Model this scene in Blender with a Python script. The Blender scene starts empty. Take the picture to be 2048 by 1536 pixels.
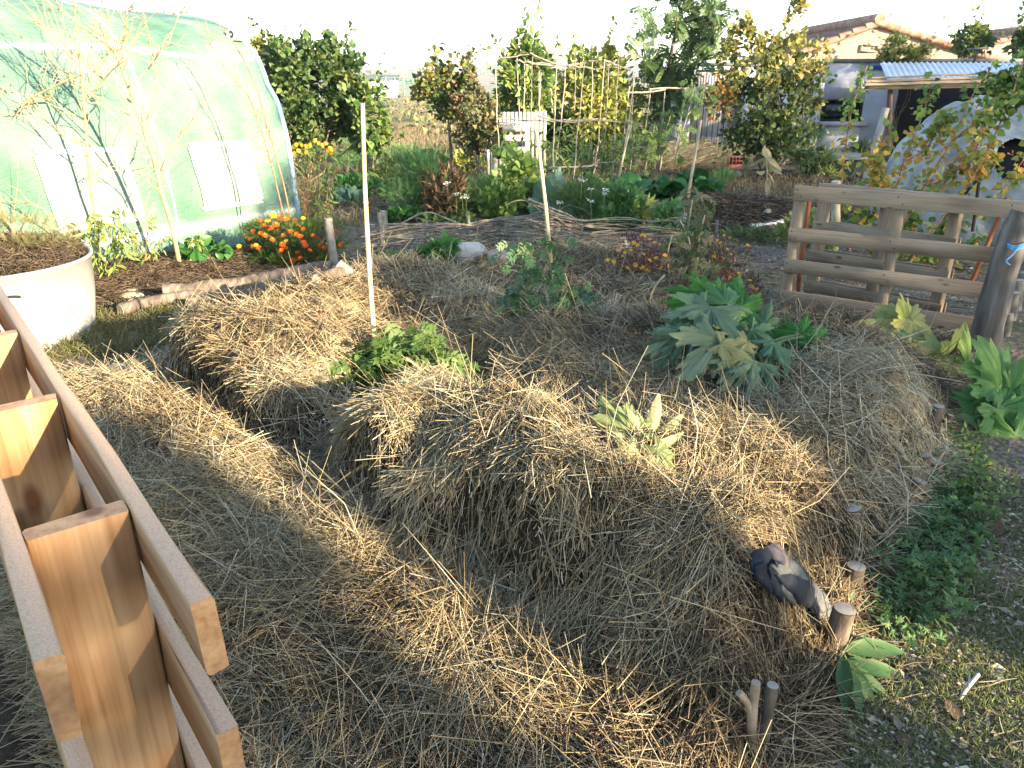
import bpy, math, random
import numpy as np
from mathutils import Vector, Matrix
random.seed(7); R = np.random.default_rng(7)
scn = bpy.context.scene
rad = math.radians

# ------------------------------------------------------------ camera
FPX, PITCH, CAMZ = 1500.0, rad(21.9), 1.6
cam = bpy.data.cameras.new('camera'); camo = bpy.data.objects.new('camera', cam)
scn.collection.objects.link(camo); scn.camera = camo
cam.sensor_width = 36; cam.lens = 36 * FPX / 2048; cam.clip_start = .05; cam.clip_end = 12000
camo.location = (0, 0, CAMZ); camo.rotation_euler = (math.pi/2 - PITCH, 0, 0)

# ------------------------------------------------------------ light
SUN_EL = rad(15.0); SH = np.array([.765, -.644])          # horizontal direction towards the sun
SUN = np.array([SH[0]*math.cos(SUN_EL), SH[1]*math.cos(SUN_EL), math.sin(SUN_EL)])
world = bpy.data.worlds.new("World"); scn.world = world; world.use_nodes = True
nt = world.node_tree; bg = nt.nodes['Background']
sky = nt.nodes.new('ShaderNodeTexSky'); sky.sky_type = 'NISHITA'; sky.sun_disc = False
sky.sun_elevation = SUN_EL; sky.sun_rotation = math.atan2(SH[0], SH[1]); sky.altitude = 200
sky.air_density = 1.0; sky.dust_density = .6
nt.links.new(sky.outputs[0], bg.inputs[0]); bg.inputs[1].default_value = 0.118
sl = bpy.data.lights.new('sun', 'SUN'); sl.energy = 5.0; sl.angle = rad(.5); sl.color = (1, .80, .53)
so = bpy.data.objects.new('sun', sl); scn.collection.objects.link(so)
so.rotation_euler = Vector(-SUN).to_track_quat('-Z', 'Y').to_euler(); so.location = (8, -8, 10)
scn.view_settings.view_transform = 'Standard'; scn.view_settings.look = 'None'
scn.view_settings.gamma = 1; scn.view_settings.exposure = 2.46
scn.render.engine = 'CYCLES'; scn.cycles.max_bounces = 6; scn.cycles.diffuse_bounces = 3
scn.cycles.transparent_max_bounces = 8; scn.cycles.use_adaptive_sampling = True
scn.cycles.sample_clamp_indirect = 4

# ------------------------------------------------------------ pixel -> place helpers
CP, SP = math.cos(PITCH), math.sin(PITCH)
def ray(px, py):
    u = (px-1024)/FPX; v = (768-py)/FPX
    return np.array([u, CP + v*SP, -SP + v*CP])
def G(px, py, z=0.0):
    d = ray(px, py); t = (z-CAMZ)/d[2]; return np.array([0, 0, CAMZ]) + d*t
def V(px, py, Y):
    d = ray(px, py); return np.array([0, 0, CAMZ]) + d*(Y/d[1])
def VP(pts, Y): return [V(p[0], p[1], (p[2] if len(p) > 2 else Y)) for p in pts]

# ------------------------------------------------------------ noise, terrain height
def _hash(i, j, s):
    n = (i*374761393 + j*668265263 + s*974634777) & 0x7fffffff
    n = ((n ^ (n >> 13))*1274126177) & 0x7fffffff
    return ((n ^ (n >> 16)) & 0xffff)/65535.0
def vn(x, y, s=0):
    x = np.asarray(x, float); y = np.asarray(y, float)
    i = np.floor(x).astype(np.int64); j = np.floor(y).astype(np.int64); fx = x-i; fy = y-j
    fx = fx*fx*(3-2*fx); fy = fy*fy*(3-2*fy)
    a = _hash(i, j, s); b = _hash(i+1, j, s); c = _hash(i, j+1, s); d = _hash(i+1, j+1, s)
    return (a*(1-fx)+b*fx)*(1-fy) + (c*(1-fx)+d*fx)*fy - .5
def fbm(x, y, s=0, o=3):
    r = 0; a = 1
    for k in range(o): r = r + a*vn(np.asarray(x)*2**k, np.asarray(y)*2**k, s+k); a *= .5
    return r
def segdist(x, y, pts):
    best = np.full(np.shape(x), 1e9); zz = np.zeros(np.shape(x))
    for a, b in zip(pts[:-1], pts[1:]):
        a = np.array(a, float); b = np.array(b, float); ab = b[:2]-a[:2]; L = max((ab**2).sum(), 1e-9)
        t = np.clip(((x-a[0])*ab[0] + (y-a[1])*ab[1])/L, 0, 1)
        d = np.hypot(x-a[0]-t*ab[0], y-a[1]-t*ab[1]); z = a[2]+t*(b[2]-a[2])
        m = d < best; best = np.where(m, d, best); zz = np.where(m, z, zz)
    return best, zz
def inpoly(x, y, poly):
    x = np.asarray(x, float); y = np.asarray(y, float); c = np.zeros(x.shape, bool); n = len(poly)
    for k in range(n):
        x1, y1 = poly[k][:2]; x2, y2 = poly[(k+1) % n][:2]
        m = ((y1 > y) != (y2 > y)) & (x < (x2-x1)*(y-y1)/((y2-y1) if y2 != y1 else 1e-9) + x1)
        c ^= m
    return c
def polyz(pts): return [tuple(G(p[0], p[1], p[2])[:2]) + (p[2],) for p in pts]
BED = [tuple(G(px, py, .1)[:2]) for px, py in
       [(1500,1800),(1600,1500),(1690,1290),(1730,1130),(1800,1020),(1900,900),(1890,790),(1960,700),(1700,655),(1480,640),(1300,570),(1100,530),
        (960,545),(760,565),(690,610),(480,655),(330,700),(150,745),(-100,770),(-700,1000),(-600,2300),(700,2600)]]
# crests of the straw rows: (list of x, y, height), half width
RIDGES = [
 (polyz([(395,665,.36),(540,665,.38),(640,700,.36)]), .34),
 (polyz([(790,840,.42),(900,820,.43),(990,860,.41)]), .26),
 (polyz([(990,870,.41),(1130,960,.44),(1260,1010,.40),(1400,1060,.36)]), .32),
 (polyz([(1400,1060,.36),(1540,1130,.37),(1570,1230,.33)]), .28),
 (polyz([(1060,700,.30),(1160,675,.32),(1260,720,.29)]), .28),
 (polyz([(1250,960,.34),(1420,880,.32),(1600,930,.30),(1720,990,.26)]), .36),
 (polyz([(760,570,.30),(860,560,.32),(930,590,.28)]), .24),
 (polyz([(700,640,.28),(820,640,.30),(900,660,.26)]), .26),
 (polyz([(1000,550,.30),(1120,545,.33),(1280,575,.30),(1340,600,.24)]), .26),
 (polyz([(1640,690,.22),(1760,670,.22)]), .22),
]
ROW = polyz([(-200,800,.10),(120,800,.15),(260,850,.16),(390,970,.15),(540,1100,.13),(720,1230,.11),(900,1380,.10),(1080,1560,.10)])
PLAT = [tuple(G(x, y, .08)[:2]) for x, y in [(350,700),(380,790),(470,850),(560,905),(640,900),(690,985),(800,1090),(950,1180),(1120,1310),(1290,1480),(1370,1640),(1560,1640),(1640,1400),(1700,1290),(1745,1120),
        (1800,1020),(1890,900),(1880,800),(1940,700),(1700,660),(1480,640),(1310,575),(1100,535),(960,545),(770,565),(700,600),(600,625),(450,640)]]
RAV = [([(1560,640),(1700,662),(1900,700)], .26, .24), ([(1010,640),(1060,650),(1110,640)], .16, .16), ([(560,870),(640,850),(700,830),(745,790),(830,750),(930,770),(1040,830),(1150,850)], .15, .26), ([(1180,630),(1260,650),(1350,660),(1420,700)], .15, .16), ([(760,660),(900,700),(980,740)], .16, .12),
       ([(1600,960),(1700,940),(1820,900)], .12, .10), ([(980,600),(1060,620)], .13, .12), ([(1700,700),(1800,730),(1880,790)], .12, .10), ([(1200,860),(1320,920)], .10, .08)]
RAV = [([tuple(G(x, y, .2)[:2])+(0,) for x, y in l], w, d) for l, w, d in RAV]
def Hbase(x, y):
    z = -.03*np.clip(np.asarray(y, float)-6, 0, 60) 
    z = z - .012*np.clip(np.asarray(y, float)-66, 0, 500)
    return z
def bedmask(x, y):
    d, _ = segdist(x, y, [p+(0,) for p in BED+[BED[0]]]); ins = inpoly(x, y, BED)
    return np.clip(np.where(ins, d, -d)/.34 + .12, 0, 1)
def H(x, y, fine=True):
    x = np.asarray(x, float); y = np.asarray(y, float)
    z = Hbase(x, y) + .012*fbm(x*2, y*2, 3)
    m = bedmask(x, y); m = m*m*(3-2*m)
    wob = .22*fbm(x*2.4, y*2.4, 11)
    top = np.zeros(x.shape)
    for pts, w in RIDGES:
        d, zz = segdist(x, y, pts); d = d + wob*.7
        top = np.maximum(top, zz*np.exp(-np.abs(np.maximum(d, 0)/w)**2.6))
    dp, _ = segdist(x, y, [p+(0,) for p in PLAT+[PLAT[0]]]); dp = np.where(inpoly(x, y, PLAT), dp, -dp) + .10*fbm(x*3.1, y*3.1, 13) + .05*fbm(x*11, y*11, 15, 2)
    pm = np.clip((dp+.02)/(.12+.24*np.clip((2.35-y)/.5, 0, 1)), 0, 1); pm = pm*pm*(3-2*pm)
    dr, zr = segdist(x, y, ROW); row = zr*np.exp(-(np.maximum(dr-.08, 0)/.34)**2)
    row = np.maximum(row, .11*np.clip((dr < 9)*1.0, 0, 1)*np.clip(1.2-(x*.64+y*.765), 0, .6)/.6)
    low = .0 + row + .045*fbm(x*3.4, y*3.4, 21) + .04*fbm(x*9, y*9, 31, 2)
    high = np.maximum(.31 + .05*fbm(x*1.9, y*1.9, 17), top*1.15) + .07*fbm(x*3.7, y*3.7, 23) + .05*fbm(x*9, y*9, 33, 2)
    for l, w, dd in RAV:
        d, _ = segdist(x, y, l); high = high - dd*np.exp(-((d+.06*fbm(x*4, y*4, 19))/w)**2)
    z = z + m*(low*(1-pm) + np.maximum(high, .04)*pm)
    # back bed and tunnel-side bank
    d2, _ = segdist(x, y, BACKC); z = z + .16*np.exp(-(d2/1.0)**4)
    d3, _ = segdist(x, y, BANKC); z = z + .10*np.exp(-(d3/.5)**4)
    d4, _ = segdist(x, y, HEAPC); z = z + .30*np.exp(-(d4/.8)**2)
    return z
BACKC = [tuple(G(860,420,-.1)[:2])+(0,), tuple(G(1200,420,-.1)[:2])+(0,)]
BANKC = [(-4.4,5.3,0), (-2.5,7.9,0)]
HEAPC = [tuple(G(1440,420,0)[:2])+(0,), tuple(G(1530,430,0)[:2])+(0,)]
def Hs(x, y): return float(H(np.array([x]), np.array([y]))[0])
def T(px, py):
    d = ray(px, py); ts = np.arange(.8, 60, .02)*1.0
    X = d[0]*ts; Y = d[1]*ts; Z = CAMZ + d[2]*ts
    i = np.argmax(Z <= H(X, Y)); return np.array([X[i], Y[i], Z[i]])

# ------------------------------------------------------------ mesh builder
class MB:
    def __init__(s): s.v = []; s.f = []; s.a = []; s.n = 0
    def add(s, v, f, a=0.5):
        v = np.asarray(v, np.float32).reshape(-1, 3); f = np.asarray(f, np.int64)
        s.v.append(v); s.f.append(f + s.n); s.n += len(v)
        s.a.append(np.full(len(v), a, np.float32) if np.isscalar(a) else np.asarray(a, np.float32))
        return s
    def box(s, c, size, X=(1,0,0), Y=(0,1,0), a=.5):
        X = np.array(X, float); X /= np.linalg.norm(X); Y = np.array(Y, float); Y -= X*Y.dot(X); Y /= np.linalg.norm(Y); Z = np.cross(X, Y)
        v = [np.array(c) + X*size[0]/2*i + Y*size[1]/2*j + Z*size[2]/2*k for i in (-1,1) for j in (-1,1) for k in (-1,1)]
        return s.add(v, [(0,1,3,2),(4,6,7,5),(0,4,5,1),(2,3,7,6),(0,2,6,4),(1,5,7,3)], a)
    def tube(s, pts, r, n=7, cap=True, a=.5, jit=0):
        pts = np.asarray(pts, float); K = len(pts); r = np.ones(K)*r if np.isscalar(r) else np.asarray(r, float)
        tg = np.gradient(pts, axis=0); tg /= np.linalg.norm(tg, axis=1)[:, None] + 1e-12
        ref = np.array([0,0,1.]) if abs(tg[0][2]) < .9 else np.array([1.,0,0])
        rings = []
        for k in range(K):
            b = np.cross(tg[k], ref); b /= np.linalg.norm(b) + 1e-12; c = np.cross(b, tg[k])
            th = np.arange(n)*2*math.pi/n
            rr = r[k]*(1 + (jit*R.uniform(-1, 1, n) if jit else 0))
            rings.append(pts[k] + (np.cos(th)*rr)[:, None]*b + (np.sin(th)*rr)[:, None]*c)
        v = np.concatenate(rings); f = [(k*n+i, k*n+(i+1) % n, (k+1)*n+(i+1) % n, (k+1)*n+i) for k in range(K-1) for i in range(n)]
        s.add(v, f, a)
        if cap:
            for k in (0, K-1):
                vv = np.concatenate([rings[k], [pts[k]]]); ff = [(i, (i+1) % n, n) for i in range(n)]; s.add(vv, ff, a if np.isscalar(a) else .5)
        return s
    def build(s, name, mat, parent=None, origin=None, smooth=False):
        v = np.concatenate(s.v) if s.v else np.zeros((0, 3), np.float32)
        if origin is None:
            origin = np.zeros(3); pp = parent
            while pp is not None: origin = origin + np.array(pp.location); pp = pp.parent
        v = v - np.asarray(origin, np.float32)
        me = bpy.data.meshes.new(name); me.vertices.add(len(v)); me.vertices.foreach_set('co', v.ravel())
        ls = np.concatenate([f.ravel() for f in s.f]); cnt = np.concatenate([np.full(len(f), f.shape[1]) for f in s.f])
        me.loops.add(len(ls)); me.loops.foreach_set('vertex_index', ls.astype(np.int32))
        st = np.concatenate([[0], np.cumsum(cnt)[:-1]]).astype(np.int32)
        me.polygons.add(len(cnt)); me.polygons.foreach_set('loop_start', st)
        if smooth: me.polygons.foreach_set('use_smooth', np.ones(len(cnt), bool))
        at = me.attributes.new('rnd', 'FLOAT', 'POINT'); at.data.foreach_set('value', np.concatenate(s.a))
        me.update(calc_edges=True); me.validate()
        me.materials.append(mat)
        o = bpy.data.objects.new(name, me); scn.collection.objects.link(o)
        if parent is not None: o.parent = parent
        else: o.location = origin
        return o
def thing(name, label, cat, loc, group=None):
    o = bpy.data.objects.new(name, None); scn.collection.objects.link(o); o.location = [float(q) for q in loc]
    o.empty_display_size = .2; o['label'] = label; o['category'] = cat
    if group: o['group'] = group
    return o
def tag(o, label=None, cat=None, group=None, kind=None):
    if label: o['label'] = label
    if cat: o['category'] = cat
    if group: o['group'] = group
    if kind: o['kind'] = kind
    return o
def norm(v): v = np.asarray(v, float); return v/(np.linalg.norm(v)+1e-12)
def blockobj(name, parent, c, size, X, Y, mat, bev=.002, label=None, chip=0):
    """one board with its own axes (grain along local x), slightly bevelled and warped"""
    X = norm(X); Y = np.array(Y, float); Y = norm(Y - X*Y.dot(X)); Z = np.cross(X, Y)
    n = 9; b = min(bev, min(size)/4); v = []; hx, hy, hz = np.array(size)/2
    prof = [(-hy+b,-hz),(hy-b,-hz),(hy,-hz+b),(hy,hz-b),(hy-b,hz),(-hy+b,hz),(-hy,hz-b),(-hy,-hz+b)]
    m = MB(); rings = []
    for i in range(n):
        t = i/(n-1)*2-1; j = R.normal(0, .0006+chip, (8, 2))
        rings.append([(t*hx, p[0]+j[q][0], p[1]+j[q][1]) for q, p in enumerate(prof)])
    vv = np.array(rings).reshape(-1, 3)
    f = [(k*8+i, k*8+(i+1) % 8, (k+1)*8+(i+1) % 8, (k+1)*8+i) for k in range(n-1) for i in range(8)]
    m.add(vv, f, random.random()); m.add(vv[:8], [(7,6,5,4,3,2,1,0)], .5); m.add(vv[-8:], [(0,1,2,3,4,5,6,7)], .5)
    o = m.build(name, mat, None)
    M = Matrix([[X[0],Y[0],Z[0],0],[X[1],Y[1],Z[1],0],[X[2],Y[2],Z[2],0],[0,0,0,1]])
    if parent is not None:
        o.parent = parent; pl = np.array(parent.location); M.translation = Vector(np.array(c)-pl)
    else: M.translation = Vector(c)
    o.matrix_local = M
    if label: o['label'] = label
    return o

# ------------------------------------------------------------ materials
def newmat(name):
    m = bpy.data.materials.new(name); m.use_nodes = True; return m, m.node_tree.nodes, m.node_tree.links
def ramp(N, cols, interp='LINEAR'):
    r = N.new('ShaderNodeValToRGB'); r.color_ramp.interpolation = interp; el = r.color_ramp.elements
    for i, c in enumerate(cols):
        p = i/(len(cols)-1) if len(cols) > 1 else 0
        if i < 2: e = el[i]; e.position = p
        else: e = el.new(p)
        e.color = (*c, 1)
    return r
def leafmat(name, cols, tr=.35, rough=.5, scale=14, nz=.35, bump=.0):
    m, N, L = newmat(name); b = N['Principled BSDF']; out = N['Material Output']
    at = N.new('ShaderNodeAttribute'); at.attribute_name = 'rnd'
    tc = N.new('ShaderNodeTexCoord'); no = N.new('ShaderNodeTexNoise'); no.inputs['Scale'].default_value = scale; no.inputs['Detail'].default_value = 3
    L.new(tc.outputs['Object'], no.inputs['Vector'])
    ma = N.new('ShaderNodeMath'); ma.operation = 'MULTIPLY_ADD'; ma.inputs[1].default_value = nz; L.new(no.outputs[0], ma.inputs[0])
    ms = N.new('ShaderNodeMath'); ms.operation = 'SUBTRACT'; ms.inputs[1].default_value = nz/2; L.new(at.outputs['Fac'], ms.inputs[0]); L.new(ms.outputs[0], ma.inputs[2])
    r = ramp(N, cols); L.new(ma.outputs[0], r.inputs[0]); L.new(r.outputs[0], b.inputs['Base Color'])
    b.inputs['Roughness'].default_value = rough; b.inputs['Specular IOR Level'].default_value = .3
    if tr > 0:
        t = N.new('ShaderNodeBsdfTranslucent'); L.new(r.outputs[0], t.inputs[0])
        mx = N.new('ShaderNodeMixShader'); mx.inputs[0].default_value = tr
        L.new(b.outputs[0], mx.inputs[1]); L.new(t.outputs[0], mx.inputs[2]); L.new(mx.outputs[0], out.inputs[0])
    if bump:
        bp = N.new('ShaderNodeBump'); bp.inputs['Strength'].default_value = bump; bp.inputs['Distance'].default_value = .01
        L.new(no.outputs[0], bp.inputs['Height']); L.new(bp.outputs[0], b.inputs['Normal'])
    return m
def noisemat(name, cols, scale=5, rough=.8, bump=.3, stretch=(1,1,1), detail=8, bdist=.01, metal=0, dist=0, spec=.3):
    m, N, L = newmat(name); b = N['Principled BSDF']
    tc = N.new('ShaderNodeTexCoord'); mp = N.new('ShaderNodeMapping'); mp.inputs['Scale'].default_value = stretch
    L.new(tc.outputs['Object'], mp.inputs[0])
    no = N.new('ShaderNodeTexNoise'); no.inputs['Scale'].default_value = scale; no.inputs['Detail'].default_value = detail; no.inputs['Distortion'].default_value = dist
    L.new(mp.outputs[0], no.inputs['Vector']); r = ramp(N, cols)
    for i, e in enumerate(r.color_ramp.elements): e.position = .28 + .44*i/max(1, len(cols)-1)
    L.new(no.outputs[0], r.inputs[0]); L.new(r.outputs[0], b.inputs['Base Color'])
    b.inputs['Roughness'].default_value = rough; b.inputs['Metallic'].default_value = metal; b.inputs['Specular IOR Level'].default_value = spec
    bp = N.new('ShaderNodeBump'); bp.inputs['Strength'].default_value = bump; bp.inputs['Distance'].default_value = bdist
    L.new(no.outputs[0], bp.inputs['Height']); L.new(bp.outputs[0], b.inputs['Normal'])
    return m
def woodmat(name, c1, c2, dark, rough=.6, rings=18, kn=True, weather=None):
    # weather: colour of the rough sawn narrow edges (local y faces)
    """grain along local x, knots, stains"""
    m, N, L = newmat(name); b = N['Principled BSDF']
    tc = N.new('ShaderNodeTexCoord'); oi = N.new('ShaderNodeObjectInfo')
    ad = N.new('ShaderNodeVectorMath'); ad.operation = 'ADD'; cx = N.new('ShaderNodeCombineXYZ')
    mu = N.new('ShaderNodeMath'); mu.operation = 'MULTIPLY'; mu.inputs[1].default_value = 7; L.new(oi.outputs['Random'], mu.inputs[0])
    for k in range(3): L.new(mu.outputs[0], cx.inputs[k])
    L.new(tc.outputs['Object'], ad.inputs[0]); L.new(cx.outputs[0], ad.inputs[1])
    mp = N.new('ShaderNodeMapping'); mp.inputs['Scale'].default_value = (.9, 7, 7); L.new(ad.outputs[0], mp.inputs[0])
    n1 = N.new('ShaderNodeTexNoise'); n1.inputs['Scale'].default_value = 1.3; n1.inputs['Detail'].default_value = 3; L.new(mp.outputs[0], n1.inputs['Vector'])
    ml = N.new('ShaderNodeMath'); ml.operation = 'MULTIPLY'; ml.inputs[1].default_value = rings; L.new(n1.outputs[0], ml.inputs[0])
    fr = N.new('ShaderNodeMath'); fr.operation = 'PINGPONG'; fr.inputs[1].default_value = 1; L.new(ml.outputs[0], fr.inputs[0])
    mp2 = N.new('ShaderNodeMapping'); mp2.inputs['Scale'].default_value = (4, 160, 160); L.new(ad.outputs[0], mp2.inputs[0])
    n2 = N.new('ShaderNodeTexNoise'); n2.inputs['Scale'].default_value = 1; n2.inputs['Detail'].default_value = 4; L.new(mp2.outputs[0], n2.inputs['Vector'])
    r = ramp(N, [c1, c2]); L.new(fr.outputs[0], r.inputs[0])
    r2 = ramp(N, [(.55,.5,.45), (1,1,1)]); r2.color_ramp.elements[0].position = .3; r2.color_ramp.elements[1].position = .6; L.new(n2.outputs[0], r2.inputs[0])
    mx = N.new('ShaderNodeMix'); mx.data_type = 'RGBA'; mx.blend_type = 'MULTIPLY'; mx.inputs[0].default_value = .6
    L.new(r.outputs[0], mx.inputs[6]); L.new(r2.outputs[0], mx.inputs[7])
    n3 = N.new('ShaderNodeTexNoise'); n3.inputs['Scale'].default_value = 3.5; n3.inputs['Detail'].default_value = 5
    mp3 = N.new('ShaderNodeMapping'); mp3.inputs['Scale'].default_value = (.6, 2.5, 2.5); L.new(ad.outputs[0], mp3.inputs[0]); L.new(mp3.outputs[0], n3.inputs['Vector'])
    r3 = ramp(N, [(0,0,0), (1,1,1)]); r3.color_ramp.elements[0].position = .55; r3.color_ramp.elements[1].position = .72; L.new(n3.outputs[0], r3.inputs[0])
    mx2 = N.new('ShaderNodeMix'); mx2.data_type = 'RGBA'; L.new(r3.outputs[0], mx2.inputs[0]); L.new(mx.outputs[2], mx2.inputs[6]); mx2.inputs[7].default_value = (*dark, 1)
    last = mx2.outputs[2]
    vo = N.new('ShaderNodeTexVoronoi'); vo.inputs['Scale'].default_value = 1.0; mp4 = N.new('ShaderNodeMapping'); mp4.inputs['Scale'].default_value = (5, 11, 11)
    L.new(ad.outputs[0], mp4.inputs[0]); L.new(mp4.outputs[0], vo.inputs['Vector'])
    r4 = ramp(N, [(1,1,1), (0,0,0)]); r4.color_ramp.elements[0].position = .07; r4.color_ramp.elements[1].position = .16; L.new(vo.outputs[0], r4.inputs[0])
    mx3 = N.new('ShaderNodeMix'); mx3.data_type = 'RGBA'; L.new(r4.outputs[0], mx3.inputs[0]); L.new(last, mx3.inputs[6]); mx3.inputs[7].default_value = (dark[0]*.7, dark[1]*.6, dark[2]*.5, 1)
    fin = mx3.outputs[2]
    if weather:
        sx = N.new('ShaderNodeSeparateXYZ'); L.new(tc.outputs['Normal'], sx.inputs[0]); gt = N.new('ShaderNodeMath'); gt.operation = 'GREATER_THAN'; gt.inputs[1].default_value = .6; L.new(sx.outputs[1], gt.inputs[0])
        n5 = N.new('ShaderNodeTexNoise'); n5.inputs['Scale'].default_value = 500; n5.inputs['Detail'].default_value = 5; L.new(tc.outputs['Object'], n5.inputs['Vector']); r5 = ramp(N, [tuple(c*.7 for c in weather), weather]); r5.color_ramp.elements[0].position = .3; r5.color_ramp.elements[1].position = .6; L.new(n5.outputs[0], r5.inputs[0])
        mx5 = N.new('ShaderNodeMix'); mx5.data_type = 'RGBA'; L.new(gt.outputs[0], mx5.inputs[0]); L.new(fin, mx5.inputs[6]); L.new(r5.outputs[0], mx5.inputs[7]); fin = mx5.outputs[2]
    L.new(fin, b.inputs['Base Color']); b.inputs['Roughness'].default_value = rough; b.inputs['Specular IOR Level'].default_value = .3
    bp = N.new('ShaderNodeBump'); bp.inputs['Strength'].default_value = .35; bp.inputs['Distance'].default_value = .002
    L.new(n2.outputs[0], bp.inputs['Height']); L.new(bp.outputs[0], b.inputs['Normal'])
    return m

STRAW = leafmat('straw', [(.03,.02,.012),(.13,.09,.052),(.29,.215,.125),(.41,.335,.195),(.31,.28,.18),(.64,.58,.42)], tr=.12, rough=.55, scale=2.5, nz=.25)
OLDSTRAW = leafmat('old_straw', [(.018,.012,.009),(.055,.038,.025),(.11,.08,.052),(.19,.15,.10)], tr=.1, rough=.7, scale=3, nz=.3)
def ground_material():
    m, N, L = newmat('ground'); b = N['Principled BSDF']; tc = N.new('ShaderNodeTexCoord')
    def noise(sc, d=6):
        n = N.new('ShaderNodeTexNoise'); n.inputs['Scale'].default_value = sc; n.inputs['Detail'].default_value = d; L.new(tc.outputs['Object'], n.inputs['Vector']); return n
    a = noise(34, 12); r1 = ramp(N, [(.06,.047,.034),(.14,.115,.085),(.26,.225,.175)])
    for i, p in enumerate((.3, .5, .72)): r1.color_ramp.elements[i].position = p
    L.new(a.outputs[0], r1.inputs[0])
    g = noise(1.1, 5); r2 = ramp(N, [(0,0,0),(1,1,1)]); r2.color_ramp.elements[0].position = .48; r2.color_ramp.elements[1].position = .62; L.new(g.outputs[0], r2.inputs[0])
    gc = noise(40, 4); r3 = ramp(N, [(.05,.07,.02),(.12,.13,.05)]); L.new(gc.outputs[0], r3.inputs[0])
    mx = N.new('ShaderNodeMix'); mx.data_type = 'RGBA'; ml = N.new('ShaderNodeMath'); ml.operation = 'MULTIPLY'; ml.inputs[1].default_value = .55
    L.new(r2.outputs[0], ml.inputs[0]); L.new(ml.outputs[0], mx.inputs[0]); L.new(r1.outputs[0], mx.inputs[6]); L.new(r3.outputs[0], mx.inputs[7])
    # far fields
    sx = N.new('ShaderNodeSeparateXYZ'); L.new(tc.outputs['Object'], sx.inputs[0])
    f = N.new('ShaderNodeMapRange'); f.inputs[1].default_value = 22; f.inputs[2].default_value = 40; L.new(sx.outputs[1], f.inputs[0])
    mp = N.new('ShaderNodeMapping'); mp.inputs['Scale'].default_value = (.01, .02, 1); L.new(tc.outputs['Object'], mp.inputs[0])
    fn = N.new('ShaderNodeTexNoise'); fn.inputs['Scale'].default_value = 1.5; fn.inputs['Detail'].default_value = 6; L.new(mp.outputs[0], fn.inputs['Vector'])
    r4 = ramp(N, [(.06,.08,.03),(.24,.19,.10),(.30,.22,.13),(.10,.11,.05)])
    for i, p in enumerate((.32, .45, .56, .66)): r4.color_ramp.elements[i].position = p
    L.new(fn.outputs[0], r4.inputs[0])
    mx2 = N.new('ShaderNodeMix'); mx2.data_type = 'RGBA'; L.new(f.outputs[0], mx2.inputs[0]); L.new(mx.outputs[2], mx2.inputs[6]); L.new(r4.outputs[0], mx2.inputs[7])
    at = N.new('ShaderNodeAttribute'); at.attribute_name = 'rnd'; rs = ramp(N, [(.012,.009,.007),(.045,.032,.023),(.09,.068,.048)]); L.new(a.outputs[0], rs.inputs[0])
    mx4 = N.new('ShaderNodeMix'); mx4.data_type = 'RGBA'; L.new(at.outputs['Fac'], mx4.inputs[0]); L.new(mx2.outputs[2], mx4.inputs[6]); L.new(rs.outputs[0], mx4.inputs[7])
    L.new(mx4.outputs[2], b.inputs['Base Color']); b.inputs['Roughness'].default_value = .95; b.inputs['Specular IOR Level'].default_value = .1
    bp = N.new('ShaderNodeBump'); bp.inputs['Strength'].default_value = .8; bp.inputs['Distance'].default_value = .03
    L.new(a.outputs[0], bp.inputs['Height']); L.new(bp.outputs[0], b.inputs['Normal'])
    return m
GROUND = ground_material()

# ------------------------------------------------------------ the ground, fields and hills
def grid_axis(lo, hi, step, far_lo, far_hi, g=1.18):
    c = list(np.arange(lo, hi+1e-6, step)); s = step; x = hi
    while x < far_hi: s *= g; x += s; c.append(x)
    s = step; x = lo; pre = []
    while x > far_lo: s *= g; x -= s; pre.append(x)
    return np.array(pre[::-1] + c)
xs = grid_axis(-4.6, 4.6, .04, -4500, 4500); ys = grid_axis(.3, 9, .04, -300, 6000)
XX, YY = np.meshgrid(xs, ys); far = np.clip((np.abs(YY)-80)/400, 0, 1)
ZZ = H(XX.ravel(), YY.ravel()).reshape(XX.shape)
ZZ = np.where(YY > 120, ZZ + 3.0*fbm(XX/260, YY/260, 5)*far, ZZ)
nx, ny = len(xs), len(ys); I = np.arange(nx*ny).reshape(ny, nx)
gm = MB(); gm.add(np.stack([XX, YY, ZZ], -1).reshape(-1, 3), np.stack([I[:-1,:-1], I[:-1,1:], I[1:,1:], I[1:,:-1]], -1).reshape(-1, 4), bedmask(XX.ravel(), YY.ravel()))
tag(gm.build('ground', GROUND, smooth=True), kind='structure')

HILL = noisemat('hill_scrub', [(.035,.05,.02),(.07,.08,.035),(.22,.17,.10),(.10,.10,.05),(.04,.055,.02)], scale=.02, rough=1, bump=0, stretch=(.35,1,1), detail=12)
hm = MB(); hx = np.linspace(-2600, 2600, 160); hy = np.linspace(0, 1, 24)
HX, HV = np.meshgrid(hx, hy); 
HY = 900 + HV*1500 + 120*vn(HX/400, HV*0, 8)
HZ = -8 + 46*np.sin(np.clip(HV, 0, 1)*math.pi/2)*(.72 + .55*fbm(HX/520, HV*1.5, 4) + .16*(HX < 400)) + 1.6*fbm(HX/40, HV*18, 14, 3)
I = np.arange(HX.size).reshape(HX.shape)
hm.add(np.stack([HX, HY, HZ], -1).reshape(-1, 3), np.stack([I[:-1,:-1], I[:-1,1:], I[1:,1:], I[1:,:-1]], -1).reshape(-1, 4))
tag(hm.build('hills', HILL, smooth=True), kind='structure')

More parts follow.
